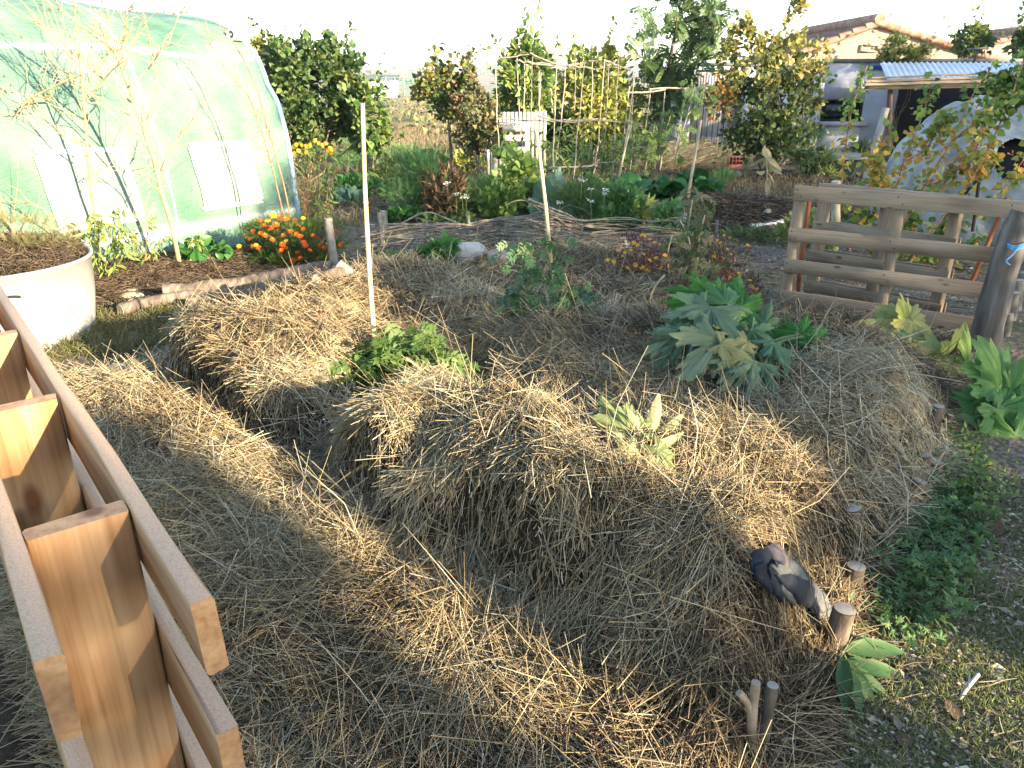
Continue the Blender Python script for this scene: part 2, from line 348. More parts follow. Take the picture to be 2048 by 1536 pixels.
# ------------------------------------------------------------ leaves and stems toolkit
def T_diamond(w=.5, fold=.12, droop=.15):
    return (np.array([(0,0,0),(.42,w/2,fold),(.45,0,0),(.42,-w/2,fold),(1,0,-droop)]), np.array([(0,2,1),(0,3,2),(1,2,4),(2,3,4)]))
def T_oval(w=.5, fold=.08, droop=.2):
    v = [(0,0,0)]; xsv = [.18,.42,.68,.88]; ws = [.34,.5,.38,.17]
    for x, q in zip(xsv, ws): z = -droop*x*x; v += [(x, q*w*2*.5, z+fold*q*2), (x, 0, z), (x, -q*w*2*.5, z+fold*q*2)]
    v.append((1, 0, -droop)); f = [(0,2,1,1),(0,3,2,2)]
    fs = [(0,2,1),(0,3,2)]
    for k in range(3):
        a = 1+3*k; fs += [(a,a+1,a+4),(a,a+4,a+3),(a+1,a+2,a+5),(a+1,a+5,a+4)]
    fs += [(10,11,13),(11,12,13)]
    return np.array(v, float), np.array(fs)
def T_lobed(lobes=5, deep=.5, teeth=.06, ruffle=.06, span=150, seed=0, droop=.25, na=70, narrow=1.0):
    rg = np.random.default_rng(seed); th = np.linspace(-rad(span), rad(span), na)
    cs = np.linspace(-rad(span)*.86, rad(span)*.86, lobes); Ls = 1-.38*np.abs(cs)/rad(span)
    r = np.zeros(na); w = (cs[1]-cs[0])*.5*narrow
    for c, l in zip(cs, Ls): r = np.maximum(r, l*((1-deep)+deep*np.clip(1-np.abs(th-c)/w, 0, 1)**.75))
    r = r*(1+teeth*np.sin(th*34+rg.uniform(0, 6))+teeth*rg.normal(0, .5, na)); r *= np.clip((rad(span)-np.abs(th))*5+.35, 0, 1)
    V_ = [(0,0,0)]; fs = []
    ringt = (.3,.6,.82,1.0)
    for q, t in enumerate(ringt):
        rr = r*t; x = rr*np.cos(th); y = rr*np.sin(th)
        # vein ribs: lobes' centre raised, between sunk
        rib = np.min(np.abs(th[:, None]-cs[None]), 1)/w
        z = -droop*rr**2*1.0 + ruffle*t*np.sin(th*9+seed)*.7 - .09*t*np.clip(rib, 0, 1) + .5*ruffle*rg.normal(0, .5, na)*t
        V_ += list(zip(x, y, z))
    for i in range(na-1): fs.append((0, 1+i, 2+i))
    for q in range(3):
        o = 1+q*na
        for i in range(na-1): fs += [(o+i, o+na+i, o+na+i+1), (o+i, o+na+i+1, o+i+1)]
    return np.array(V_, float), np.array(fs)
def T_pinnate(n=5, w=.45, ll=.42, seed=0):
    v, f = T_diamond(w, .06, .1); VV = []; FF = []; c = 0; rg = np.random.default_rng(seed)
    items = [(1.0-ll*1.1, 0, ll*1.2)]
    for k in range(n):
        x = .15+.62*k/max(1, n-1)
        for s in (-1, 1): items.append((x, s*rad(58+rg.uniform(-10, 10)), ll*(1-.25*abs(k/max(1, n-1)-.4))))
    for x, a, L_ in items:
        R_ = np.array([[math.cos(a), -math.sin(a), 0],[math.sin(a), math.cos(a), 0],[0,0,1]])
        VV.append((v*L_) @ R_.T + np.array([x, 0, -.12*x*x])); FF.append(f+c); c += len(v)
    rv = np.array([(0,-.008,0),(0,.008,0),(.95,.004,-.1),(.95,-.004,-.1)]); VV.append(rv); FF.append(np.array([(0,1,2),(0,2,3)])+c)
    return np.concatenate(VV), np.concatenate(FF)
TD = T_diamond(); TDW = T_diamond(.75, .15, .25); TDN = T_diamond(.22, .05, .3); TO = T_oval(); TOW = T_oval(.8, .1, .3); TON = T_oval(.26, .05, .35)
TP = T_pinnate(4); TPF = T_pinnate(7, .35, .3); TFIVE = T_lobed(5, .75, .02, .02, 110, 3, .15, 26, 1.1)
def place(mb, tm, P, D, Nn, S, a, wid=None):
    """instances of leaf template: positions, direction, normal, size, random value"""
    v, f = tm; P = np.asarray(P, float); n = len(P); D = np.asarray(D, float); D = D/(np.linalg.norm(D, axis=1)[:, None]+1e-9)
    Nn = np.asarray(Nn, float); Nn = Nn - D*(Nn*D).sum(1)[:, None]; Nn = Nn/(np.linalg.norm(Nn, axis=1)[:, None]+1e-9)
    Sd = np.cross(Nn, D); S = np.ones(n)*S; w = np.ones(n) if wid is None else wid
    vv = P[:, None] + S[:, None, None]*(v[None, :, 0:1]*D[:, None] + (v[None, :, 1:2]*w[:, None, None])*Sd[:, None] + v[None, :, 2:3]*Nn[:, None])
    ff = f[None] + (np.arange(n)*len(v))[:, None, None]
    mb.add(vv.reshape(-1, 3), ff.reshape(-1, f.shape[1]), np.repeat(np.ones(n)*a if np.isscalar(a) else a, len(v)))
def rdir(n, up=0.0):
    d = R.normal(0, 1, (n, 3)); d[:, 2] += up; return d/np.linalg.norm(d, axis=1)[:, None]
def cloud(mb, c, r, n, size, tm=TD, clump=22, up=.5, hue=.5, dh=.35, hang=0, shell=.55, fill=.45):
    """leaves gathered on many small sprays spread through an uneven ellipsoid"""
    c = np.array(c, float); r = np.array(r, float)
    d = rdir(clump); q = R.uniform(shell, 1.0, clump)**.8; q[R.uniform(size=clump) > .8] *= 1.15
    cc = c + d*q[:, None]*r; cr = fill*r*R.uniform(.5, 1.2, (clump, 1)); ch = hue + dh*R.uniform(-1, 1, clump)
    k = R.integers(0, clump, n); dd = rdir(n); P = cc[k] + dd*(R.uniform(0, 1, n)**.5)[:, None]*cr[k]
    out = (P-c)/r; D = .7*dd + .5*out + np.array([0, 0, up-hang*1.5]) + R.normal(0, .4, (n, 3))
    place(mb, tm, P, D, rdir(n, 1.2), size*R.uniform(.6, 1.3, n), np.clip(ch[k]+R.normal(0, .12, n), 0, 1))
    return cc
def straws(mb, P, D, Ln, rr, bend, a, sides=3, rings=3, nrm=None):
    P = np.asarray(P, float); n = len(P); D = D/np.linalg.norm(D, axis=1)[:, None]
    up = np.tile([0, 0, 1.0], (n, 1)) if nrm is None else nrm; B = np.cross(D, up); B /= np.linalg.norm(B, axis=1)[:, None]+1e-9; U = np.cross(B, D)
    bd = B*R.normal(0, 1, (n, 1)) + U*R.normal(.3, 1, (n, 1)); VV = np.zeros((n, rings, sides, 3))
    for k in range(rings):
        t = k/(rings-1)-.5; c = P + D*(t*Ln)[:, None] + bd*((.25-t*t)*4*bend)[:, None]
        rk = rr*(1 if k < rings-1 else .6)
        for s in range(sides):
            th = 2*math.pi*s/sides; VV[:, k, s] = c + (B*math.cos(th)+U*math.sin(th))*rk[:, None]
    f = np.array([(k*sides+s, k*sides+(s+1) % sides, (k+1)*sides+(s+1) % sides, (k+1)*sides+s) for k in range(rings-1) for s in range(sides)])
    ff = f[None] + (np.arange(n)*rings*sides)[:, None, None]
    mb.add(VV.reshape(-1, 3), ff.reshape(-1, 4), np.repeat(a, rings*sides))
def wander(p0, p1, n=6, j=.03):
    p0 = np.array(p0, float); p1 = np.array(p1, float); t = np.linspace(0, 1, n)[:, None]; p = p0+(p1-p0)*t
    o = R.normal(0, j, (n, 3)); o[0] = 0; o[-1] *= .3; return p+o
def smoothline(pts, n=20):
    pts = np.asarray(pts, float); t = np.linspace(0, len(pts)-1, n); i = np.minimum(t.astype(int), len(pts)-2); f = (t-i)[:, None]
    P0 = pts[np.maximum(i-1, 0)]; P1 = pts[i]; P2 = pts[i+1]; P3 = pts[np.minimum(i+2, len(pts)-1)]
    return .5*((2*P1)+(-P0+P2)*f+(2*P0-5*P1+4*P2-P3)*f*f+(-P0+3*P1-3*P2+P3)*f**3)
def stem(mb, pts, r0, r1, sides=6, n=None, a=.5):
    p = smoothline(pts, n or max(4, 3*len(pts))); mb.tube(p, np.linspace(r0, r1, len(p)), sides, True, a); return p
#==PART2==
# ------------------------------------------------------------ unseen trees added behind the viewer, crowns shaped to shade the garden
SP_ = np.array([.644, .765])          # across the sun's direction
def sunplace(q, s, z): return np.array([SH[0]*q + SP_[0]*s, SH[1]*q + SP_[1]*s, z])
def htop(s): return np.interp(s, [-6,-1,.0,.40,.5,1.00,1.03,1.33,1.37,1.73,1.78,2.5,2.75,3.3,3.9,4.4,5.0,6.5,9,13,17,24],
                                 [6.0,5.0,4.62,4.62,4.95,4.9,3.25,3.25,4.02,4.02,3.66,3.70,4.25,4.75,4.9,5.3,5.9,6.4,6.3,6.2,6.8,7.5])  # crown heights shaped so the sun bands fall across the beds
BARK = noisemat('bark', [(.05,.035,.025),(.13,.10,.075),(.22,.18,.14)], scale=14, stretch=(1,1,.25), bump=.8, rough=.9)
SHADE = leafmat('shade_leaf', [(.03,.05,.015),(.06,.09,.03),(.10,.12,.04)], tr=.15)
sgrid = [-6, -3, -.2, 1.33, 2.7, 5.2, 8, 11, 14, 17.5, 21, 24]
names = ['leafmost western', 'round']
for i, (s0, s1) in enumerate(zip(sgrid[:-1], sgrid[1:])):
    q0 = 12+.5*(i % 2); base = sunplace(q0, (s0+s1)/2, 0)
    t = thing('added_shade_tree', 'unseen green tree added behind the viewer, crown shaped to shade the straw beds', 'tree', base, 'added shade trees behind the viewer')
    fine = -.3 < s0 < 2; n = int((s1-s0)*(11000 if fine else 4200)); s = R.uniform(s0, s1, n); h = R.uniform(1.2, htop(s)+.0)
    h += .08*R.normal(size=n)*(s > 3.2)
    if s0 == -.2: k2 = 2600; s = np.append(s, R.uniform(.98, 1.17, k2)); h = np.append(h, R.uniform(3.86, 4.34, k2))  # extra leaves added to narrow the sunlit stripe
    if 3 < s0 < 12: k2 = 2600; s = np.append(s, R.uniform(max(s0, 3.9), max(min(s1, 6), max(s0, 3.9)+.1), k2)); h = np.append(h, R.uniform(6.45, 8.2, k2))  # high leaves added to shade the far end of the tunnel
    hole = ((s > 1.86) & (s < 2.32) & (h > 2.85) & (h < 3.56)) | (np.hypot(s-.12, (h-4.02)) < .05) | (np.hypot(s-.24, (h-4.2)) < .04)  # gaps cut in the crowns to let sun patches through
    hole |= (s > 5.5) & (h > 5.3) & (R.uniform(size=len(s)) < .55) & (s < 19)
    keep = ~hole; s = s[keep]; h = h[keep]; n = len(s)
    P = np.array([sunplace(q0 + R.uniform(-.5, .5), a, b) for a, b in zip(s, h)]); m = MB()
    # keep the outline where the light passes: shift height with the depth of the leaf in the crown
    P[:, 2] += ((P[:, 0]*SH[0] + P[:, 1]*SH[1]) - 12)*math.tan(SUN_EL)
    place(m, TDW, P, rdir(n), rdir(n, .5), R.uniform(.08, .13, n)*(.62 if fine else 1), R.uniform(0, 1, n)); m.build('crown', SHADE, t)
    m = MB(); m.tube(wander(base-[0,0,.3], base+[0,0,3.1], 6, .05), np.linspace(.14, .05, 6), 8)
    for k in range(5):
        a = R.uniform(0, 6.3); m.tube(wander(base+[0,0,1.2+.35*k], base+[SP_[0]*math.cos(a)*1.0, SP_[1]*math.cos(a)*1.0, 2.0+.35*k], 4, .05), np.linspace(.05, .015, 4), 6)
    m.build('trunk', BARK, t)

# ------------------------------------------------------------ straw mulch
def slope(P):
    e = .02; h0 = H(P[:,0], P[:,1]); return h0, (H(P[:,0]+e, P[:,1])-h0)/e, (H(P[:,0], P[:,1]+e)-h0)/e
def strewn(name, n, poly, lenr, radr, mat, label, dens=1.0, off=(0, .04), spread=.75, pitch=.16, seed=0, fluff=0.05, hues=(0,1), edge=0, minw=.00036, holes=0.0, steep=1, cat='straw', kind='stuff'):
    px = np.array(poly); lo = px.min(0); hi = px.max(0); lo = np.maximum(lo, [-7,.2]); hi = np.minimum(hi, [9, 14])
    P = R.uniform(lo, hi, (n*6, 2)); k = inpoly(P[:,0], P[:,1], [tuple(p) for p in poly]); P = P[k]
    if edge: P = P + R.normal(0, edge, P.shape)
    dist = np.hypot(P[:,0], P[:,1]); pr = np.clip((2.4/np.maximum(dist, .6))**dens, 0, 1)
    if holes: pr = pr*np.clip((fbm(P[:,0]*1.7, P[:,1]*1.7, 71)+holes)*6, .03, 1)
    # only what the camera's surroundings could see
    vis = ~((P[:,0]+.433)*.77+(P[:,1]-.64)*.64 < -.04) & (np.abs(P[:,0]) < .85*P[:,1]+1.3)
    P = P[(R.uniform(size=len(P)) < pr) & vis][:int(n*1.35) if steep < 1 else n]
    if steep < 1: _, g1, g2 = slope(P); P = P[R.uniform(size=len(P)) < np.clip(1.4-np.hypot(g1, g2)*.75, steep, 1)][:n]
    n = len(P); dist = np.hypot(P[:,0], P[:,1])
    h, gx, gy = slope(P); sl = np.hypot(gx, gy)
    flow = 5.5*fbm(P[:,0]*.9, P[:,1]*.9, 41+seed, 2) + 1.1 + 2.5*vn(P[:,0]*5, P[:,1]*5, 47+seed)
    ang = flow + R.normal(0, spread, n)
    down = np.arctan2(-gy, -gx); w = np.clip((sl-.6)/.8, 0, .28); tk = R.uniform(size=n) < w
    ang = np.where(tk, down + R.normal(0, .7, n), ang)
    D = np.stack([np.cos(ang), np.sin(ang), gx*np.cos(ang)+gy*np.sin(ang)], 1); D /= np.linalg.norm(D, axis=1)[:, None]
    up = R.normal(0, pitch, n); fl = R.uniform(size=n) < fluff; up = np.where(fl, np.abs(R.normal(0, .55, n)), up)
    D[:, 2] += up; D /= np.linalg.norm(D, axis=1)[:, None]
    L_ = R.uniform(*lenr, n)*np.where(R.uniform(size=n) < .12, 1.5, 1)
    nrm = np.stack([-gx, -gy, np.ones(n)], 1); nrm /= np.linalg.norm(nrm, axis=1)[:, None]
    o = R.uniform(0, 1, n)**1.3*(off[1]-off[0])+off[0]
    C = np.stack([P[:,0], P[:,1], h], 1) + nrm*o[:, None]; C[:, 2] += np.abs(up)*L_*.35
    rr = np.maximum(R.uniform(*radr, n), dist*minw*R.uniform(.8, 1.2, n))
    a = np.clip(.55 + .5*fbm(P[:,0]*1.3, P[:,1]*1.3, 61) + R.normal(0, .24, n), 0, 1)*(hues[1]-hues[0])+hues[0]
    m = MB(); straws(m, C, D, L_, rr, L_*np.abs(R.normal(0, .035, n)), a.astype(np.float32), nrm=nrm)
    return tag(m.build(name, mat), label, cat, kind=kind)
strewn('old_straw_litter', 70000, BED, (.04,.16), (.0011,.002), OLDSTRAW, 'dark rotting straw under the fresh mulch of the bed', off=(-.01,.012), pitch=.12, hues=(0,.8))
strewn('straw_mulch', 390000, BED, (.06,.24), (.0008,.0016), STRAW, 'loose golden straw mulch heaped over the garden bed', dens=.28, off=(0,.045), seed=1, holes=.95, pitch=.18, fluff=.05, minw=.00046, spread=.68, steep=.14)
strewn('long_straw', 14000, BED, (.14,.36), (.0012,.0019), STRAW, 'longer pale stalks lying on top of the straw mulch', dens=.8, off=(.02,.06), seed=1, pitch=.13, fluff=.10, hues=(.25,1), spread=.9, steep=.1)
strewn('damp_straw_patches', 34000, BED, (.04,.18), (.0011,.0021), OLDSTRAW, 'darker damp and rotted straw lying in patches on the mulch', dens=.5, off=(.025,.055), seed=3, pitch=.14, holes=-.04, spread=.9, minw=.00046, hues=(.1,.8))
strewn('straw_chaff', 45000, BED, (.012,.04), (.0012,.0022), STRAW, 'short broken bits of straw and chaff over the bed', dens=.8, off=(.02,.05), seed=5, pitch=.3, spread=1.5, hues=(.1,1))
#==PART3==
# ------------------------------------------------------------ polytunnel
TU = norm([1.54, 3.2, 0]); TN = norm([-TU[1], TU[0], 0]); TB = np.array([-2.50, 8.97, 0])
TW, TH = 1.65, 2.43
def tun(k, th, off=0.0):
    """k metres towards the viewer from the far end; th 0..pi over the arch"""
    c, s = np.cos(th), np.sin(th); ex = .62
    a = TW*(1-np.sign(c)*np.abs(c)**ex); z = TH*np.abs(s)**.78
    wr = 0.030*vn(k*1.9, th*6, 90) + .030*vn(k*3.2+th*5, th*9-k*3, 91) + .012*vn(k*9-th*8, th*14+k*7, 94) + .03*np.exp(-((th-.55)/.4)**2)*vn(k*3+th*6, k*1.3, 92)
    hoop = -.025*np.abs(np.sin(k*math.pi/1.75))**1.5
    n_ = -c; o = off + hoop + wr
    p = TB[None] - np.outer(k, TU) + np.outer(a + (-c)*o, TN)
    p[:, 2] = Hbase(p[:,0], p[:,1]) + z + np.abs(s)*o - .02
    return p
def tmat():
    m, N, L = newmat('tunnel_film'); b = N['Principled BSDF']; out = N['Material Output']; tc = N.new('ShaderNodeTexCoord')
    at = N.new('ShaderNodeAttribute'); at.attribute_name = 'rnd'
    no = N.new('ShaderNodeTexNoise'); no.inputs['Scale'].default_value = 2.2; no.inputs['Detail'].default_value = 6; L.new(tc.outputs['Object'], no.inputs['Vector'])
    r = ramp(N, [(.115,.235,.175),(.17,.29,.23),(.255,.36,.30)]); r.color_ramp.elements[0].position = .3; r.color_ramp.elements[2].position = .7
    L.new(no.outputs[0], r.inputs[0])
    mp = N.new('ShaderNodeMapping'); mp.inputs['Rotation'].default_value = (0, 0, -math.atan2(TU[1], TU[0])); L.new(tc.outputs['Object'], mp.inputs[0])
    br = N.new('ShaderNodeTexBrick'); br.offset = 0; br.inputs['Scale'].default_value = 70; br.inputs['Mortar Size'].default_value = .16
    br.inputs['Brick Width'].default_value = 1; br.inputs['Row Height'].default_value = 1
    cz = N.new('ShaderNodeSeparateXYZ'); L.new(mp.outputs[0], cz.inputs[0]); cc = N.new('ShaderNodeCombineXYZ'); L.new(cz.outputs[0], cc.inputs[0]); L.new(cz.outputs[2], cc.inputs[1]); L.new(cc.outputs[0], br.inputs['Vector'])
    br.inputs['Color1'].default_value = (1,1,1,1); br.inputs['Color2'].default_value = (.9,.9,.9,1); br.inputs['Mortar'].default_value = (.78,.8,.79,1)
    mx = N.new('ShaderNodeMix'); mx.data_type = 'RGBA'; mx.blend_type = 'MULTIPLY'; mx.inputs[0].default_value = 1; L.new(r.outputs[0], mx.inputs[6]); L.new(br.outputs[0], mx.inputs[7])
    wh = N.new('ShaderNodeMix'); wh.data_type = 'RGBA'; L.new(at.outputs['Fac'], wh.inputs[0]); L.new(mx.outputs[2], wh.inputs[6]); wh.inputs[7].default_value = (.75,.86,.82,1)
    L.new(wh.outputs[2], b.inputs['Base Color']); b.inputs['Roughness'].default_value = .5; b.inputs['Specular IOR Level'].default_value = .3
    n2 = N.new('ShaderNodeTexNoise'); n2.inputs['Scale'].default_value = 6; n2.inputs['Detail'].default_value = 4; n2.inputs['Distortion'].default_value = 1.5
    m2 = N.new('ShaderNodeMapping'); m2.inputs['Scale'].default_value = (1,1,2.5); L.new(tc.outputs['Object'], m2.inputs[0]); L.new(m2.outputs[0], n2.inputs['Vector'])
    bp = N.new('ShaderNodeBump'); bp.inputs['Strength'].default_value = .45; bp.inputs['Distance'].default_value = .06; L.new(n2.outputs[0], bp.inputs['Height']); L.new(bp.outputs[0], b.inputs['Normal'])
    t = N.new('ShaderNodeBsdfTranslucent'); L.new(wh.outputs[2], t.inputs[0]); ms = N.new('ShaderNodeMixShader'); ms.inputs[0].default_value = .3
    L.new(b.outputs[0], ms.inputs[1]); L.new(t.outputs[0], ms.inputs[2]); L.new(ms.outputs[0], out.inputs[0]); return m
FILM = tmat()
WHITE = noisemat('white_plastic', [(.38,.43,.41),(.48,.53,.50)], scale=12, rough=.4, bump=.2)
tunnel = thing('polytunnel', 'long green reinforced plastic polytunnel with square vent patches behind the bare saplings', 'polytunnel', TB)
ks = np.arange(0, 8.6, .03); ths = np.concatenate([np.linspace(0, 1.4, 110), np.linspace(1.43, math.pi, 40)])
KK, TT = np.meshgrid(ks, ths); P = tun(KK.ravel(), TT.ravel()); I = np.arange(KK.size).reshape(KK.shape)
m = MB(); Zr = P[:,2]
seam = np.exp(-((TT.ravel()-.075)/.010)**2)*.8 + np.exp(-((TT.ravel()-.86)/.012)**2)*.6
m.add(P, np.stack([I[:-1,:-1], I[:-1,1:], I[1:,1:], I[1:,:-1]], -1).reshape(-1,4), np.clip(seam, 0, 1)); m.build('cover', FILM, tunnel, smooth=True)
# end wall
m = MB(); tt = np.linspace(0, math.pi, 50); e = tun(np.zeros(50), tt, -.01); c0 = e.mean(0); m.add(np.vstack([e, c0]), [(i, i+1, 50) for i in range(49)], .2); m.build('end_wall', FILM, tunnel)
BLUE = noisemat('hoop_tube', [(.20,.36,.48),(.32,.48,.56)], scale=9, rough=.35, bump=.05)
for k in [.03, 1.75, 3.5, 5.25, 7.0, 8.55]:
    tt = np.linspace(.0, math.pi-.0, 60); m = MB(); m.tube(tun(np.full(60, k), tt, .008 if k < .1 else -.012), .03 if k < .1 else .019, 8); m.build('hoop', BLUE, tunnel, smooth=True)
def thz(zf): return math.asin(min(1, (zf/TH))**(1/.78))
def patch(name, k0, k1, z0, z1, mat, off, border=None):
    k, t = np.meshgrid(np.linspace(k0, k1, 24), np.linspace(thz(z0), thz(z1), 24)); 
    k = k + .05*(t-t.mean())/(t.max()-t.min())
    P = tun(k.ravel(), t.ravel(), off); I = np.arange(k.size).reshape(k.shape); m = MB()
    m.add(P, np.stack([I[:-1,:-1], I[:-1,1:], I[1:,1:], I[1:,:-1]], -1).reshape(-1,4), .5); return m
PATCH = leafmat('vent_patch', [(.22,.29,.26),(.28,.34,.31)], tr=.3, rough=.35, scale=9)
for k0, k1 in [(.62, 1.38), (2.15, 2.95), (3.9, 4.7), (5.65, 6.45)]:
    f = patch('vent_flap', k0, k1, .48, 1.10, PATCH, .012).build('vent_flap', PATCH, tunnel, smooth=True); m = MB()
    for a, b, c, d in [(k0-.03,k1+.03,.46,.50),(k0-.03,k1+.03,1.08,1.12)]: 
        q = patch('x', a, b, c, d, PATCH, .017); m.v += q.v; m.a += q.a; m.f += [g+m.n for g in q.f]; m.n += q.n
    for a, b in [(k0-.03,k0+.03),(k1-.03,k1+.03)]:
        q = patch('x', a, b, .50, 1.08, PATCH, .0165); m.v += q.v; m.a += q.a; m.f += [g+m.n for g in q.f]; m.n += q.n
    m.build('tape_border', WHITE, f, smooth=True)
# rolled tube standing out of the end, as photographed
m = MB(); c = tun(np.array([-.02]), np.array([1.02]), .07)[0]; m.tube([c-TU*.25, c+TU*-.02], .062, 16, False); m.tube([c-TU*.25, c+TU*-.02], .04, 16, False); m.tube([c-TU*.252, c-TU*.247], .012, 10)
rg = 16; th = np.arange(rg)*2*math.pi/rg; B = TN; C_ = np.array([0,0,1.]); v = [c-TU*.25+(B*math.cos(x)+C_*math.sin(x))*r_ for r_ in (.062,.04) for x in th]
m.add(v, [(i, (i+1) % rg, rg+(i+1) % rg, rg+i) for i in range(rg)], .5); m.build('rolled_film', WHITE, tunnel, smooth=False)

# ------------------------------------------------------------ near timber pallet on its side, left
PINE = woodmat('pale_pine', (.33,.185,.088), (.42,.265,.14), (.20,.09,.04), rings=14)
PINEW = woodmat('sawn_pine', (.33,.185,.088), (.42,.265,.14), (.20,.09,.04), rings=14, weather=(.46,.31,.20))
PINEG = woodmat('weathered_pine', (.42,.33,.27), (.50,.41,.34), (.30,.22,.17), rings=10)
PD = norm([-.628, .778, 0]); PR = norm([.778, .628, 0]); P0 = np.array([-.431, .637, 0])
pal = thing('wooden_pallet', 'new orange pine pallet standing on its side along the left edge, closest to the viewer', 'pallet', P0)
for k in range(4):
    c = P0 + PD*(.366*k-.012) + np.array([0,0,1.205-.55]); blockobj('stringer', pal, c, (1.10, .090, .026), (0,0,1), PR, PINE, .003, chip=.0006)
for side in (1, -1):
    for z, hh in [(1.207,.078),(1.065,.085),(.90,.09),(.74,.075),(.58,.09),(.42,.08),(.2,.1)]:
        c = P0 + PR*side*(.045+.0105) + PD*(.366-.012+.10) + np.array([0,0,z-hh/2]); blockobj('deck_board', pal, c, (1.335, hh, .0185), PD, (0,0,1), PINEW, .003, chip=.0008)
#==PART4==
# ------------------------------------------------------------ background: buildings
PLASTER = noisemat('lavender_plaster', [(.33,.34,.40),(.40,.41,.47),(.46,.47,.52)], scale=3, rough=.9, bump=.15, detail=10)
PALEP = noisemat('cream_render', [(.27,.22,.16),(.33,.275,.205)], scale=4, rough=.9, bump=.1)
PEACH = noisemat('peach_render', [(.38,.27,.19),(.44,.32,.23)], scale=4, rough=.9, bump=.1)
CAP = noisemat('dark_coping', [(.10,.10,.11),(.17,.17,.18)], scale=6, rough=.8)
DARK = noisemat('painted_gap_shade', [(.008,.008,.009),(.02,.018,.016)], scale=6, rough=.9)  # near-black colour stands in for the shade inside openings and gaps
GLASS, _N, _L = newmat('window_glass'); _b = _N['Principled BSDF']; _b.inputs['Base Color'].default_value = (.012,.02,.015,1); _b.inputs['Roughness'].default_value = .12
BLACKM = noisemat('black_metal', [(.01,.01,.012),(.03,.03,.033)], scale=8, rough=.5, bump=.1)
def wbox(name, parent, x0, x1, y0, y1, z0, z1, mat, a=.5, label=None):
    m = MB(); m.box(((x0+x1)/2, (y0+y1)/2, (z0+z1)/2), (x1-x0, y1-y0, z1-z0), a=a); o = m.build(name, mat, parent)
    if label: o['label'] = label
    return o
YW = 21.0; gz = float(Hbase(0, YW))
def X(px, py, Y): return V(px, py, Y)[0]
def Z(py, Y): return V(1024, py, Y)[2]
# shed with the small window
w0 = V(1340, 300, YW); xa, xb = X(1600, 330, YW), X(2300, 300, YW)
sh = thing('plastered_shed', 'low lavender grey plastered building with a small dark window and lean-to roof', 'shed', (xa, YW, gz))
zt = Z(125, YW); wz0, wz1 = Z(243, YW), Z(199, YW); wx0, wx1 = X(1642, 220, YW), X(1726, 220, YW)
for n_, a in [('wall', (xa, wx0, YW, YW+.25, gz-.2, zt)), ('wall', (wx1, xb, YW, YW+.25, gz-.2, zt)), ('wall', (wx0, wx1, YW, YW+.25, gz-.2, wz0)), ('wall', (wx0, wx1, YW, YW+.25, wz1, zt))]:
    wbox(n_, sh, *a, PLASTER)
wbox('coping', sh, xa-.05, xb, YW-.06, YW+.3, zt+.002, zt+.09, CAP)
wn = wbox('window', sh, wx0, wx1, YW+.10, YW+.14, wz0, wz1, GLASS)
for a in [(wx0, wx0+.05, wz0, wz1), (wx1-.05, wx1, wz0, wz1), (wx0+.05, wx1-.05, wz1-.05, wz1), (wx0+.05, wx1-.05, wz0, wz0+.05), ((wx0+wx1)/2+.12, (wx0+wx1)/2+.16, wz0+.05, wz1-.05)]:
    wbox('window_frame', wn, a[0], a[1], YW+.04, YW+.098, a[2], a[3], BLACKM)
wbox('sill', wn, wx0-.15, wx1+.15, YW-.09, YW-.002, wz0-.11, wz0-.01, PLASTER)
wbox('blue_board', sh, X(1736,137,YW), X(1782,137,YW), YW-.05, YW-.003, Z(139,YW), Z(131,YW), noisemat('blue_paint', [(.02,.05,.35),(.03,.07,.42)], scale=5))
# lean-to roof of corrugated sheets over reed matting
REED = noisemat('reed', [(.12,.09,.06),(.30,.24,.17),(.42,.36,.27)], scale=5, stretch=(.3,14,14), bump=.8, rough=.9)
IRON = noisemat('corrugated_iron', [(.45,.48,.54),(.62,.66,.72)], scale=3, rough=.35, metal=.35, bump=.1)
yt, yb = 19.6, 18.0; lt = thing('lean_to_roof', 'corrugated metal lean-to roof edged with reed matting beside the plastered shed', 'roof', (X(1800,160,yb), yb, gz))
m = MB(); x0, x1 = X(1780, 150, yb), X(2330, 150, yb); xsn = np.arange(x0, x1, .02); v = []
for x in xsn:
    z = .02*math.sin(x*2*math.pi/.13); v += [(x, yb+.08, Z(160,yb)+z), (x+.45, yt, Z(125,yt)+z)]
m.add(v, [(2*i, 2*i+2, 2*i+3, 2*i+1) for i in range(len(xsn)-1)], .5); m.build('metal_sheet', IRON, lt)
m = MB(); e0 = V(1735, 170, yb); e1 = V(2330, 155, yb)
for k in range(40):
    o = R.normal(0, .045, 3)+[0, 0, .0]; m.tube(smoothline([e0+o, (e0+e1)/2+o*1.2+[0,0,.01], e1+o], 12), .022, 5, True, random.random())
for k in range(10):
    t = k/9; a = e0*(1-t)+V(1800, 138, yt-.2)*t; m.tube([a+R.normal(0,.01,3), a+np.array([.5,0,0])], .03, 6)
m.build('reed_edge', REED, lt)
WOODP = noisemat('brown_post', [(.08,.045,.03),(.20,.12,.08)], scale=8, stretch=(1,1,.2), bump=.5)
for px, py in [(1781, 330), (2150, 330)]:
    b_ = V(px-6, py-20, yb+.3); m = MB(); m.tube([b_, V(px, 172, yb+.3)], [.07,.06], 8); m.build('post', WOODP, lt)
ox0, ox1 = X(1792,240,YW-.2), X(2340,240,YW-.2); m = MB(); m.box(((ox0+ox1)/2, YW-.2, (Z(168,YW-.2)+gz)/2), (ox1-ox0, .3, Z(168,YW-.2)-gz)); m.build('painted_opening_shade', DARK, lt)  # solid dark box standing in for the shade under the lean-to
